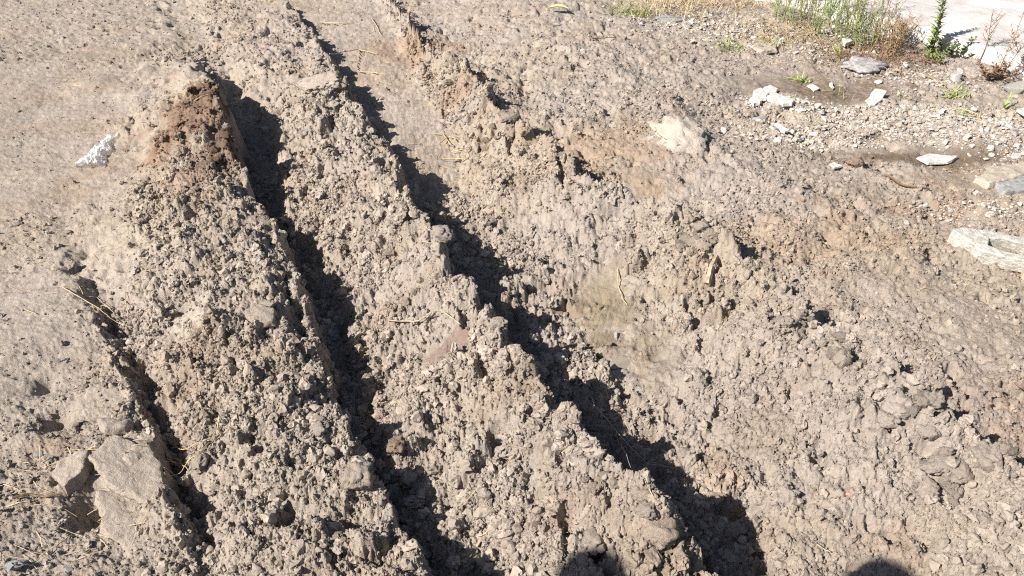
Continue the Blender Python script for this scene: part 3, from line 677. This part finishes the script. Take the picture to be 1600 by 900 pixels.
put("stone", clod_mesh("stone", 4, 331, 1, .3, M_lav), 1350, 108, (.16,.09,.06), "long grey rock between the weeds and the gravel", "stone", .25, (0,.1), .38)
put("pale_lump", clod_mesh("pale_lump", 4, 332, 1, .42, M_clod), 1068, 218, (.12,.15,.06), "big pale lump half buried in the far right ridge", "clod", .4, (.25,0), .52)["tint"] = [.46,.40,.34]
rock(1590,142, (.09,.07,.06), "pale boulder at the right edge under the brown dead plant", M_conc, seed=33)
rock(1493,127, (.035,.035,.04), "white stone standing between the low shrub and dead plant", M_white, seed=34)
rock(1414,105, (.025,.02,.02), "small white stone left of the low green shrub", M_white, seed=35)
rock(1475,133, (.017,.015,.012), "tiny pale pebble left of the bright green tuft", M_conc, seed=36)
rock(1045,33, (.14,.10,.05), "purplish grey rock in the dry grass at the top", M_stone, seed=37, sink=.35)
rock(27,886, (.026,.017,.014), "smooth grey pebble in the bottom left corner", M_stone, seed=38, sink=.2, bev=.3)
rock(62,712, (.018,.014,.014), "grey stone in the hollow of the lower left", M_stone, seed=39, bev=.2)
rock(82,722, (.016,.014,.013), "rounded stone next to the grey stone in the lower left hollow", M_conc, seed=40, bev=.2)
rock(734,666, (.010,.006,.005), "small bright white chip on the middle ridge", M_white, seed=41, sink=.1, rz=.4)
rock(663,767, (.005,.005,.005), "tiny white chip beside the bottom of the deep rut", M_white, seed=42, sink=.1)
rock(1018,217, (.018,.014,.012), "small white stone left of the big pale lump", M_white, seed=43, sink=.2)
rock(963,528, (.010,.018,.018), "white stone set in the slick patch", M_white, seed=44, sink=.3)
rock(688,38, (.020,.014,.012), "cream stone on the far track", M_conc, seed=45, sink=.2)
rock(1220,292, (.014,.012,.012), "tan pebble on the soil left of the reddish clod", M_conc, seed=46, sink=.2)
rock(1325,775, (.010,.009,.006), "orange brick chip in the grey slope at lower right", M_brick, "brick_chip", "brick chip", seed=47, sink=.2)
rock(1602,440, (.022,.03,.035), "orange brick fragment at the right edge", M_brick, "brick_fragment", "brick", seed=48, sink=.3)
rock(100,565, (.011,.006,.005), "small bluish grey pebble on the left flat", M_stone, seed=49, sink=.2, bev=.3)
rock(108,892, (.014,.012,.01), "small stone at the bottom left edge", M_stone, seed=50)
rock(955,345, (.012,.010,.01), "pale pebble on the slope of the right ridge", M_conc, seed=51)
rock(1145,325, (.006,.012,.008), "narrow white chip upslope of the right ridge", M_white, seed=52, sink=.15)
rock(1358,322, (.010,.008,.008), "round yellowish pebble in the reddish soil at right", M_conc, seed=53, sink=.2)
rock(870,40, (.03,.02,.02), "pale stone on the far ridge near the yellow leaf", M_conc, seed=54)
rock(478,212, (.022,.018,.014), "whitish stone on the left face of the far middle ridge", M_conc, seed=55)
rock(970,570, (.05,.07,.014), "pale grey flat stone below the slick patch", M_pale, seed=56, sink=.42)
rock(1188,188, (.05,.025,.03), "dark rock in the hole beside the rubble", M_stone, seed=57, sink=.55)

def hollow_block():
    x, y, z = ground_at(1545, 402)
    root = bpy.data.objects.new("concrete_block", None); COL.objects.link(root); root.location = (x, y, z+.0); root.rotation_euler = (R(5), R(2), R(-24))
    tag(root, "broken hollow concrete block with a soil filled core at the right edge", "concrete block"); root.scale = (.9, .9, .75)
    bm = bmesh.new(); r = random.Random(4)
    # broken block: outer outline (jagged left end), one open core
    out = [(-.165,.035),(-.13,-.01),(-.085,-.035),(-.06,-.075),(.02,-.085),(.17,-.085),(.17,.085),(.06,.09),(-.02,.088),(-.07,.075),(-.12,.07)]
    core = [(-.025,-.03),(.03,-.045),(.11,-.045),(.115,.04),(.03,.045),(-.02,.03)]
    H = .075
    def ring(pts, zz, j=0): return [bm.verts.new((a+r.uniform(-j,j), b+r.uniform(-j,j), zz+r.uniform(-j,j))) for a, b in pts]
    ob, ot = ring(out, 0, .004), ring(out, H, .004); cb, ct = ring(core, .0, .002), ring(core, H, .003)
    for rr in ((ob, ot),):
        for i in range(len(out)): bm.faces.new((rr[0][i], rr[0][(i+1) % len(out)], rr[1][(i+1) % len(out)], rr[1][i]))
    for i in range(len(core)): bm.faces.new((cb[(i+1) % len(core)], cb[i], ct[i], ct[(i+1) % len(core)]))
    def eds(v): return [bm.edges.get((v[i], v[(i+1) % len(v)])) for i in range(len(v))]
    for a, b in ((ot, ct), (ob, cb)):
        bmesh.ops.triangle_fill(bm, edges=[e for e in eds(a)+eds(b) if e], use_beauty=True)
    bmesh.ops.recalc_face_normals(bm, faces=bm.faces[:])
    bmesh.ops.bevel(bm, geom=bm.edges[:], offset=.004, segments=1, affect='EDGES')
    me = bpy.data.meshes.new("block_body"); bm.to_mesh(me); bm.free(); link("block_body", me, M_conc, root)
    f = clod_mesh("core_soil", 4, 300, .5, .2, M_clod); o = link("core_soil", f, None, root); o['tint'] = (.33,.29,.24); o.location = (.045, 0, .03); o.scale = (.062, .038, .04)
hollow_block()

# ---------------------------------------------------------------- white slab, upper right
def slab():
    a, b = P(1180, -8, 0), P(1640, 128, 0)
    ax, ay = a; bx, by = b; dx, dy = bx-ax, by-ay; ln = math.hypot(dx, dy); dx, dy = dx/ln, dy/ln
    nx, ny = -dy, dx
    if ny < 0: nx, ny = -nx, -ny
    n = 60; bm = bmesh.new(); rows = []
    r = random.Random(2)
    for i in range(n+1):
        t = -1.5 + (ln+4.5)*i/n; jx = r.uniform(-.008, .008)
        px, py = ax+dx*t, ay+dy*t
        rows.append([bm.verts.new((px+nx*(jx), py+ny*jx, -.15)), bm.verts.new((px+nx*jx, py+ny*jx, .075+r.uniform(-.004,.003))),
                     bm.verts.new((px+nx*(jx+.015), py+ny*(jx+.015), .088)), bm.verts.new((px+nx*1.2, py+ny*1.2, .09)), bm.verts.new((px+nx*7, py+ny*7, .09)), bm.verts.new((px+nx*7, py+ny*7, -.15))])
    for i in range(n):
        for k in range(5): bm.faces.new((rows[i][k], rows[i+1][k], rows[i+1][k+1], rows[i][k+1]))
    bm.faces.new(rows[0]); bm.faces.new(rows[-1][::-1])
    bmesh.ops.recalc_face_normals(bm, faces=bm.faces[:])
    me = bpy.data.meshes.new("concrete_pavement"); bm.to_mesh(me); bm.free()
    o = link("concrete_pavement", me, M_slab); tag(o, "white sunlit concrete slab edge in the top right corner", kind='structure')
slab()

# ---------------------------------------------------------------- plants
def leaf_faces(vs, fs, base, d, ln, w, up=.3, bend=.3):
    d = Vector(d).normalized(); side = d.cross(Vector((0,0,1))); side = side.normalized() if side.length > 1e-3 else Vector((1,0,0))
    b = Vector(base); i = len(vs)
    m1 = b+d*ln*.35+Vector((0,0,up*ln*.1)); m2 = b+d*ln*.7-Vector((0,0,bend*ln*.1)); t = b+d*ln-Vector((0,0,bend*ln*.3))
    vs += [b, m1-side*w*.5, m1+side*w*.5+Vector((0,0,w*.15)), m2-side*w*.4, m2+side*w*.4+Vector((0,0,w*.15)), t]
    fs += [(i, i+1, i+2), (i+1, i+3, i+4, i+2), (i+3, i+5, i+4)]
def weed(px, py, height, stems, leaf, wleaf, label, cat, sm, lm, seed=0, spread=.15, lean=(0,0), name="weed", nleaf=18, start=.15, group=None, branch=0):
    r = random.Random(seed); x, y, z = ground_at(px, py)
    root = bpy.data.objects.new(name, None); COL.objects.link(root); root.location = (x, y, z-.005); tag(root, label, cat, group)
    paths, vs, fs = [], [], []
    for s in range(stems):
        a = r.uniform(0, 6.28); b = Vector((r.uniform(-1,1)*spread*.3, r.uniform(-1,1)*spread*.3, 0))
        hh = height*r.uniform(.65, 1)
        tip = b+Vector((math.cos(a)*spread*r.random()+lean[0]*hh, math.sin(a)*spread*r.random()+lean[1]*hh, hh))
        pts = wavy(b, tip, 7, height*.02, 0, seed*31+s); pts[0] = b
        paths.append((pts, .0022+.002*height, .0008))
        ends = [(pts, 1)]
        for q in range(branch):
            t = r.uniform(.25, .8); k = int(t*6); p = pts[k]; an = r.uniform(0, 6.28); bl = height*r.uniform(.18, .35)
            e = p+Vector((math.cos(an)*bl*.55, math.sin(an)*bl*.55, bl*.8)); bp = wavy(p, e, 4, height*.006, 0, seed+q*7+s); bp[0] = p
            paths.append((bp, .0012, .0006)); ends.append((bp, .5))
        for pt, wgt in ends:
            n = int(nleaf*wgt)
            for j in range(n):
                t = start+(1-start)*(j+r.random())/max(n,1); q = t*(len(pt)-1); k = min(int(q), len(pt)-2); p = pt[k].lerp(pt[k+1], q-k)
                an = j*2.4+r.uniform(-.4,.4); el = r.uniform(.1, 1.1)
                d = Vector((math.cos(an), math.sin(an), el)); f = r.uniform(.6, 1.1)*(1.15-.6*t)
                leaf_faces(vs, fs, p, d, leaf*f, wleaf*f)
    link("stem", tubes("stem", paths, sm, 4), parent=root)
    if vs: link("foliage", mesh("foliage", vs, fs), lm, root)
    return root
def tuft(px, py, n, ln, w, label, cat, m, seed=0, up=1.2, name="grass_tuft", rad=.02, group=None):
    r = random.Random(seed); x, y, z = ground_at(px, py); vs, fs = [], []
    for _ in range(n):
        a = r.uniform(0, 6.28); b = Vector((r.gauss(0, rad), r.gauss(0, rad), 0)); l = ln*r.uniform(.5, 1.1)
        d = Vector((math.cos(a), math.sin(a), up*r.uniform(.3, 1.6))).normalized(); out = Vector((math.cos(a), math.sin(a), 0))
        side = out.cross(Vector((0,0,1))); i0 = len(vs); K = 5
        for k in range(K):
            t = k/(K-1); p = b+d*l*t+out*l*.35*t*t-Vector((0,0,1))*l*.45*t*t*r.uniform(.4,1.2); ww = w*(1-t)**.7+.0003
            if p.z < -.01: p.z = -.01
            vs += [p-side*ww*.5, p+side*ww*.5+Vector((0,0,ww*.3))]
        for k in range(K-1):
            q = i0+2*k; fs.append((q, q+1, q+3, q+2))
    o = link(name, mesh(name, vs, fs), m); o.location = (x, y, z); tag(o, label, cat, group); return o

weed(1452, 90, .52, 2, .065, .017, "tall upright green weed against the white slab", "weed", M_green, M_green, 1, .03, (0,.02), nleaf=120, start=.02)
weed(1485, 88, .13, 9, .032, .020, "low dark green shrubby plant right of the tall green weed", "plant", M_dgreen, M_dgreen, 2, .20, name="low_shrub", nleaf=26)
weed(1455, 98, .10, 8, .035, .012, "olive leafy growth at the foot of the tall green weed", "plant", M_dryg, M_green, 3, .16, name="leafy_plant", nleaf=18)
weed(1531, 96, .42, 1, .05, .006, "thin bare branching stalk in front of the white slab", "weed", M_twig, M_dryg, 4, .02, (.02,0), nleaf=22, branch=9, name="dry_stalk")
weed(1558, 118, .40, 2, .045, .006, "pair of thin dry stalks rising from the brown dead plant", "weed", M_dryg, M_dryb, 5, .10, (.1,0), nleaf=18, branch=7, name="dry_stalk")
weed(1590, 128, .45, 2, .05, .006, "rightmost dry stalks leaning over the white slab", "weed", M_dryg, M_dryg, 6, .12, (.15,0), nleaf=18, branch=8, name="dry_stalk")
weed(1552, 125, .12, 14, .045, .016, "brown dead leafy plant below the dry stalks", "plant", M_dryb, M_dryb, 7, .18, name="dead_plant", nleaf=14)
spots = [(1215,30,.28,'g'),(1240,45,.30,'g'),(1262,25,.34,'d'),(1275,60,.34,'g'),(1300,40,.36,'g'),(1318,70,.34,'g'),(1338,50,.38,'d'),(1345,82,.34,'g'),(1368,70,.34,'d'),(1385,88,.22,'d'),(1230,10,.3,'d'),(1290,15,.3,'g'),(1325,20,.3,'g'),(1400,75,.2,'d')]
labs = ["leftmost green weed of the thicket at the top","second green weed of the thicket, near its left end","tan dry weed behind the left end of the thicket","green weed at the front of the thicket's left half","tall green weed in the middle of the thicket","green weed at the front middle of the thicket","tall tan dry weed in the right half of the thicket","green weed at the front right of the thicket","tan dry weed left of the thicket's right end","nearest dry weed at the right end of the thicket","dry weed at the top edge over the thicket's left end","green weed at the top edge over the thicket's middle","green weed at the top edge over the thicket's right half","short dry weed between the thicket and the tall green weed"]
for i, ((px, py, h, k), lb) in enumerate(zip(spots, labs)):
    weed(px, py, h*1.4, 8, .05, .0065, lb, "weed", M_green if k == 'g' else M_dryg, M_green if k == 'g' else M_dryg, 40+i, .18, nleaf=15, branch=3, group="weeds of the thicket before the white slab")
tuft(1350,88,220,.20,.004,"mat of dead brown grass at the foot of the thicket","dry grass",M_dryb,60,.6,"dead_grass_mat",.14)
tuft(1240,60,220,.22,.004,"tan dead grass under the left end of the thicket","dry grass",M_dryg,61,.6,"dead_grass_mat",.16)
tuft(1420,98,110,.13,.004,"dead brown grass left of the tall green weed","dry grass",M_dryb,62,.6,"dead_grass_mat",.08)
tuft(1045,12,230,.30,.0045,"sprawling straw coloured grass at the top edge","dry grass",M_straw,63,.9,"dry_grass_tuft",.24)
tuft(1135,8,200,.28,.0045,"straw coloured grass right of the sprawling tuft at the top","dry grass",M_straw,64,.9,"dry_grass_tuft",.24)
tuft(1000,26,40,.2,.005,"yellow green grass left of the purplish rock","grass",M_lime,65,1,"grass_tuft",.06)
tuft(970,22,24,.2,.005,"thin green grass at the top, left of the straw coloured grass","grass",M_green,66,1.5,"grass_tuft",.03)
tuft(1140,80,34,.12,.005,"green grass tuft left of the flat tan stone","grass",M_lime,67,1.0,"grass_tuft",.05)
tuft(1125,72,18,.09,.004,"sparse green grass at the left of the flat tan stone's tuft","grass",M_green,77,.8,"grass_tuft",.05)
tuft(1252,128,26,.09,.006,"lone light green sprout on the brown bare earth","sprout",M_lime,68,1.2,"grass_sprout",.02)
tuft(1310,92,12,.13,.008,"upright green sprout below the thicket","sprout",M_lime,69,2.5,"grass_sprout",.008)
tuft(1308,150,16,.10,.003,"thin olive sprout in the middle of the brown earth","sprout",M_green,70,2.0,"grass_sprout",.03)
tuft(1496,152,34,.085,.007,"bright yellow green tuft before the white stone","sprout",M_lime,71,.8,"grass_sprout",.03)
tuft(1508,183,16,.07,.006,"flattened yellow green sprout on the gravel","sprout",M_lime,72,.4,"grass_sprout",.03)
tuft(1571,172,10,.11,.009,"upright dark green blades near the right edge","sprout",M_green,73,2.5,"grass_sprout",.008)
tuft(1393,95,14,.10,.007,"pale green blades left of the low shrub","sprout",M_lime,74,1.6,"grass_sprout",.015)
tuft(1412,160,10,.07,.004,"short olive blades at the edge of the gravel","sprout",M_green,75,1.5,"grass_sprout",.02)
tuft(1285,200,6,.08,.005,"few olive blades at the left of the gravel","sprout",M_green,76,1.0,"grass_sprout",.015)
tuft(770,5,20,.1,.004,"pale dry grass at the top edge above the far track","dry grass",M_straw,78,.4,"dry_grass_tuft",.1)
tuft(1210,75,20,.12,.005,"green blades right of the flat tan stone","grass",M_green,79,1.4,"grass_tuft",.03)

# ---------------------------------------------------------------- straws, roots, sticks
def drape(pxs, r0, r1, m, name, label, cat, lift=.004, sub=5, hug=.35, seed=0):
    """a stalk through photo pixels, lying on the modelled ground"""
    pts = []
    W0 = [Vector(ground_at(a, b)) for a, b in pxs]
    for i in range(len(W0)-1):
        for k in range(sub): pts.append(W0[i].lerp(W0[i+1], k/sub))
    pts.append(W0[-1])
    X = np.array([(p.x, p.y) for p in pts]); H = terrain(X[:,0].copy(), X[:,1].copy())[0]
    zs = [max(H[max(0,i-2):i+3]) for i in range(len(pts))]; zs = [sum(zs[max(0,i-2):i+3])/len(zs[max(0,i-2):i+3]) for i in range(len(zs))]
    rr = random.Random(seed)
    pts = [Vector((p.x+rr.uniform(-.001,.001), p.y+rr.uniform(-.001,.001), z+lift+r0)) for p, z in zip(pts, zs)]
    return pts
def stalk(pxs, r0, r1, m, name, label, cat, **k):
    o = link(name, tubes(name, [(drape(pxs, r0, r1, m, name, label, cat, **k), r0, r1)], m, 5)); tag(o, label, cat); return o
stalk([(98,452),(130,472),(165,500),(190,515),(210,521)], .0016, .0009, M_straw, "straw_stalk", "long pale straw across the start of the narrow left rut", "straw", lift=.008)
stalk([(140,468),(155,476),(180,495)], .0014, .0009, M_straw, "straw_stalk", "shorter straw above the long pale straw", "straw", lift=.008)
stalk([(197,460),(198,480),(203,502)], .002, .0016, M_root, "root_bit", "short upright root bit right of the long pale straw", "root")
stalk([(40,488),(57,494)], .0014, .001, M_straw, "straw_stalk", "short straw on the left flat", "straw")
stalk([(92,385),(118,386)], .0018, .001, M_straw, "straw_stalk", "short straw on the flat above the narrow left rut", "straw")
stalk([(22,782),(50,780),(75,783),(100,779)], .0035, .0025, M_twig, "brown_stick", "dark brown stick lying in the lower left", "stick")
stalk([(605,508),(640,510),(680,516),(720,515)], .0028, .0016, M_root, "pale_twig", "pale twig lying across the middle ridge", "twig")
stalk([(655,395),(672,388),(676,385)], .002, .001, M_root, "pale_twig", "short twig at the narrow part of the middle ridge", "twig")
stalk([(1103,455),(1108,435),(1118,408)], .012, .009, M_root, "wooden_stub", "thick pale stub leaning in the dark hollow of the right ridge", "wood")
stalk([(965,425),(965,450),(972,470),(980,480)], .0022, .0014, M_straw, "straw_stalk", "curved straw running down into the slick patch", "straw")
stalk([(924,625),(928,645),(955,672),(980,700),(1010,730),(1052,737)], .0016, .0011, M_root, "long_root", "long thin root lying in the right rut shadow", "root", lift=.01)
stalk([(962,680),(968,705),(985,735)], .0013, .0008, M_root, "thin_root", "short thin root branching off in the right rut shadow", "root", lift=.008)
stalk([(1013,776),(1022,800)], .0014, .001, M_root, "thin_root", "tiny root bit lower in the right rut shadow", "root", lift=.008)
stalk([(676,212),(692,215),(705,232)], .0028, .002, M_straw, "straw_stalk", "upper bent straw on the far track", "straw")
stalk([(686,228),(700,216),(712,225),(708,235)], .0028, .002, M_straw, "straw_stalk", "arched straw on the far track below the bent one", "straw")
stalk([(690,253),(712,255),(732,251)], .003, .002, M_straw, "straw_stalk", "straight straw lying across the far track", "straw")
stalk([(705,242),(725,238)], .0025, .002, M_straw, "straw_stalk", "short straw above the straight straw on the far track", "straw")
stalk([(500,38),(530,39),(552,41)], .0028, .002, M_straw, "straw_stalk", "reddish straw at the far end of the track", "straw")
stalk([(515,86),(560,83),(590,88)], .003, .002, M_straw, "straw_stalk", "long straw across the far track", "straw")
stalk([(560,114),(600,117)], .003, .002, M_straw, "straw_stalk", "pale straw beyond the upper right rut shadow", "straw")
stalk([(580,30),(590,45),(594,58)], .0028, .002, M_straw, "straw_stalk", "upright straw on the reddish far soil", "straw")
stalk([(1430,118),(1450,125),(1478,140)], .004, .002, M_dryg, "dead_stalk", "reddish dry stem lying below the low shrub", "stem")
stalk([(1500,172),(1522,190),(1535,198)], .003, .0018, M_straw, "straw_stalk", "pale straw on the gravel by the flattened sprout", "straw")
stalk([(1380,280),(1400,290),(1425,298),(1450,305)], .006, .004, M_twig, "brown_stick", "brown stick half buried below the brown bare patch", "stick", lift=-.001)
stalk([(925,64),(960,63)], .003, .002, M_twig, "brown_stick", "dark thin stick on the far right ridge", "stick")
stalk([(1170,45),(1200,40),(1230,44)], .004, .002, M_dryg, "dead_stalk", "dry stem lying left of the thicket", "stem")
stalk([(1580,610),(1600,620),(1620,628)], .0022, .0016, M_dryb, "dead_stalk", "thin dark stem at the right edge on reddish soil", "stem")
stalk([(1275,855),(1285,862),(1297,866)], .0018, .0014, M_root, "root_bit", "short dark root bit near the shadow at the bottom right", "root")
stalk([(173,765),(178,790)], .002, .0018, M_root, "root_bit", "upright root bit on the smooth mud plate", "root")
stalk([(70,868),(90,855),(108,843)], .002, .0015, M_root, "root_bit", "root bit above the small stone at the bottom left", "root")
# wispy tuft of dead roots on the left ridge
def wisp():
    root = bpy.data.objects.new("dead_grass_wisp", None); COL.objects.link(root); tag(root, "curled pale dead grass caught above the narrow left rut", "dry grass")
    for k, px in enumerate([[(346,657),(343,680),(330,700),(300,712),(275,712)],[(345,690),(320,700),(305,725),(300,745)],[(262,722),(275,735),(285,740),(296,742)],[(330,705),(310,720),(292,745),(270,752)],[(275,695),(278,708),(290,714)]]):
        p = drape(px, .0015, .0008, None, '', '', '', lift=.012); link("stalk", tubes("stalk", [(p, .0016, .0008)], M_straw, 4), parent=root)
wisp()
# yellow leaf
def yleaf():
    x, y, z = ground_at(872, 20); vs, fs = [], []
    n = 8
    for i in range(n+1):
        t = i/n; w = .024*math.sin(math.pi*min(1, t*1.02+.02))**.8+.001
        vs += [(-.07+.14*t, -w, .018+.02*math.sin(t*3)), (-.07+.14*t, 0, .008+.02*math.sin(t*3)), (-.07+.14*t, w, .020+.02*math.sin(t*3))]
    for i in range(n):
        q = 3*i; fs += [(q, q+3, q+4, q+1), (q+1, q+4, q+5, q+2)]
    o = link("fallen_leaf", mesh("fallen_leaf", vs, fs), M_leafy); o.location = (x, y, z+.006); o.rotation_euler = (0, 0, -.2); tag(o, "yellow dry leaf lying on the far ridge at the top", "leaf")
yleaf()
# crumpled clear plastic bag
def bag():
    x, y, z = ground_at(152, 248); bm = bmesh.new(); nx, ny = 30, 40
    X = np.zeros((ny, nx)); g = []
    xs, ys = [], []
    for j in range(ny):
        t = j/(ny-1); cx = .01-.03*t; w = .060*(1-.62*t)+.012*math.sin(t*14)+.006
        yy = -.12+.32*t
        for i in range(nx):
            s = i/(nx-1)*2-1; xs.append(x+cx+s*w); ys.append(y+yy+.012*math.sin(s*5+t*9))
    H = terrain(np.array(xs), np.array(ys))[0].reshape(ny, nx)
    for _ in range(3): H[1:-1,1:-1] = np.maximum(H[1:-1,1:-1], (H[:-2,1:-1]+H[2:,1:-1]+H[1:-1,:-2]+H[1:-1,2:])/4)
    vs = []
    for k in range(ny*nx):
        j, i = divmod(k, nx); p = Vector((xs[k], ys[k], 0)); s = i/(nx-1)*2-1
        n1 = mnoise.noise(p*38); n2 = abs(mnoise.noise(p*70+Vector((4,2,1)))); n3 = abs(mnoise.noise(p*130))
        edge = 1-abs(s)**3
        vs.append((xs[k]+.007*mnoise.noise(p*60+Vector((9,0,0))), ys[k]+.007*mnoise.noise(p*60+Vector((0,9,0))), H[j,i]+.006+edge*(.018+.014*n1+.022*n2+.006*n3)*(1.35-.8*j/ny)))
    fs = [(j*nx+i, j*nx+i+1, (j+1)*nx+i+1, (j+1)*nx+i) for j in range(ny-1) for i in range(nx-1)]
    o = link("plastic_bag", mesh("plastic_bag", vs, fs), M_bag); tag(o, "crumpled clear plastic film on the flat beside the left ridge", "plastic bag")
bag()

# ---------------------------------------------------------------- two people behind the camera, whose heads shade the lower edge
M_shirt = mat("blue_shirt_cloth", (.08,.13,.25), vary=.1, vscale=80, rough=.9); M_shirt2 = mat("grey_shirt_cloth", (.30,.30,.31), vary=.1, vscale=80, rough=.9)
M_trou = mat("dark_trouser_cloth", (.03,.035,.05), vary=.1, vscale=80, rough=.9); M_skin = mat("skin", (.42,.25,.17), vary=.05, vscale=30, rough=.55, col2=(.46,.28,.19)); M_hair = mat("black_hair", (.012,.010,.009), vary=.2, vscale=90, rough=.6)
def person(hx, hy, hz_, label, shirt, yaw=0):
    """standing person; (hx,hy,hz_) is the centre of the head"""
    gz = hz(hx, hy); root = bpy.data.objects.new("person", None); COL.objects.link(root); root.location = (hx, hy, gz); root.rotation_euler = (0,0,yaw); tag(root, label, "person")
    T = hz_-gz; k = T/1.62
    V = [(0,0,.96,.15,.11),(0,0,1.10,.14,.10),(0,.0,1.28,.16,.11),(0,0,1.40,.13,.09),(0,.0,1.49,.052,.052),(0,.01,1.56,.055,.06)]
    E = [(0,1),(1,2),(2,3),(3,4),(4,5)]
    for s in (-1, 1):
        b = len(V); V += [(s*.10,0,.88,.095,.095),(s*.105,.01,.50,.062,.062),(s*.11,-.01,.10,.045,.045),(s*.12,.02,.045,.045,.035),(s*.13,.15,.03,.038,.026)]
        E += [(0,b),(b,b+1),(b+1,b+2),(b+2,b+3),(b+3,b+4)]
        b = len(V); V += [(s*.185,0,1.39,.062,.062),(s*.225,.0,1.12,.045,.045),(s*.235,.06,.88,.030,.030),(s*.235,.08,.80,.034,.022)]
        E += [(3,b),(b,b+1),(b+1,b+2),(b+2,b+3)]
        for f, (dx, ln) in enumerate([(-.02,.075),(-.007,.085),(.007,.08),(.02,.065)]):
            q = len(V); V += [(s*.235, .08+dx, .74,.009,.009),(s*.232,.085+dx, .74-ln*.5,.0085,.0085),(s*.222,.095+dx,.74-ln,.007,.007)]; E += [(b+3,q),(q,q+1),(q+1,q+2)]
        q = len(V); V += [(s*.22,.115,.775,.010,.010),(s*.21,.13,.74,.009,.009)]; E += [(b+3,q),(q,q+1)]
    me = bpy.data.meshes.new("body"); me.from_pydata([(a*k,c*k,z*k) for a,c,z,_,_ in V], E, []); me.update()
    o = link("body", me, parent=root); md = o.modifiers.new("skin", 'SKIN'); md.use_smooth_shade = True
    for i, v in enumerate(V): me.skin_vertices[0].data[i].radius = (v[3]*k, v[4]*k)
    me.skin_vertices[0].data[0].use_root = True
    sb = o.modifiers.new("sub", 'SUBSURF'); sb.levels = 2; sb.render_levels = 2
    # clothes and skin as one material split by height
    m = bpy.data.materials.new("clothes_and_skin"); m.use_nodes = True; nn = m.node_tree.nodes; ll = m.node_tree.links; bs = nn["Principled BSDF"]; bs.inputs["Roughness"].default_value = .85
    tc = nn.new("ShaderNodeTexCoord"); sx = nn.new("ShaderNodeSeparateXYZ"); ll.new(tc.outputs["Object"], sx.inputs[0]); dv = nn.new("ShaderNodeMath"); dv.operation = 'DIVIDE'; dv.inputs[1].default_value = 1.8*k; ll.new(sx.outputs[2], dv.inputs[0])
    rp = nn.new("ShaderNodeValToRGB"); rp.color_ramp.interpolation = 'CONSTANT'; ll.new(dv.outputs[0], rp.inputs[0])
    e = rp.color_ramp.elements; e[0].color = (.02,.018,.016,1); e[1].position = .055; e[1].color = (.03,.035,.05,1)
    q = e.new(.53); q.color = (*shirt, 1); q = e.new(.815); q.color = (.42,.25,.17,1)
    ll.new(rp.outputs[0], bs.inputs["Base Color"]); me.materials.append(m)
    # head with face relief, ears, hair
    bm = bmesh.new(); bmesh.ops.create_uvsphere(bm, u_segments=40, v_segments=28, radius=1)
    def g(p, c, s): d = (p-Vector(c)); return math.exp(-(d.x**2/s[0]**2+d.y**2/s[1]**2+d.z**2/s[2]**2))
    for v in bm.verts:
        p = v.co.copy(); w = 1-.22*max(0, -p.z)**1.5
        q = Vector((p.x*.078*w, p.y*.098*(1-.1*max(0,-p.z)), p.z*.118))
        if p.y > 0:
            q.y += .026*g(p,(0,.95,-.12),(.14,.5,.16)) + .010*g(p,(0,.9,-.85),(.3,.6,.2)) + .008*g(p,(0,.9,-.5),(.25,.5,.08))
            for s in (-1,1): q.y -= .010*g(p,(s*.38,.9,.05),(.18,.5,.12))
        for s in (-1,1): q.x += s*.020*g(p,(s*1,-.05,-.05),(.35,.12,.24))
        v.co = q*k
    hm = bpy.data.meshes.new("head"); bm.to_mesh(hm); bm.free(); ho = link("head", hm, M_skin, root, (0,.02*k,T), True)
    bm = bmesh.new(); bmesh.ops.create_icosphere(bm, subdivisions=5, radius=1)
    dele = [v for v in bm.verts if v.co.z < (-.35 if v.co.y < .1 else .1+.5*v.co.y)]
    bmesh.ops.delete(bm, geom=dele, context='VERTS')
    for v in bm.verts:
        p = v.co; n = 1+.05*mnoise.noise(p*9)+.04*mnoise.noise(p*22); v.co = Vector((p.x*.090, p.y*.110-.006, p.z*.130))*n*k
    me2 = bpy.data.meshes.new("hair"); bm.to_mesh(me2); bm.free(); link("hair", me2, M_hair, root, (0,.02*k,T), True)
    for s in (-1,1):
        bm = bmesh.new(); bmesh.ops.create_uvsphere(bm, u_segments=14, v_segments=10, radius=.012*k); em = bpy.data.meshes.new("eye"); bm.to_mesh(em); bm.free()
        link("eye", em, M_white, root, (s*.030*k, .098*k, T+.008*k), True)
def head_for(px, py, h):
    """head centre at height h whose shadow falls on photo pixel"""
    x, y = P(px, py, .05); d = (h-.05)/math.tan(R(SUN_EL)); return x-math.sin(R(SUN_AZ))*d, y-math.cos(R(SUN_AZ))*d, h
person(*head_for(1315, 966, 1.78), "standing person with short black hair and blue shirt, to the left of the camera", (.08,.13,.25), R(-20))
person(*head_for(888, 954, 1.76), "standing person with short black hair and grey shirt, farther to the left of the camera", (.30,.30,.31), R(-35))
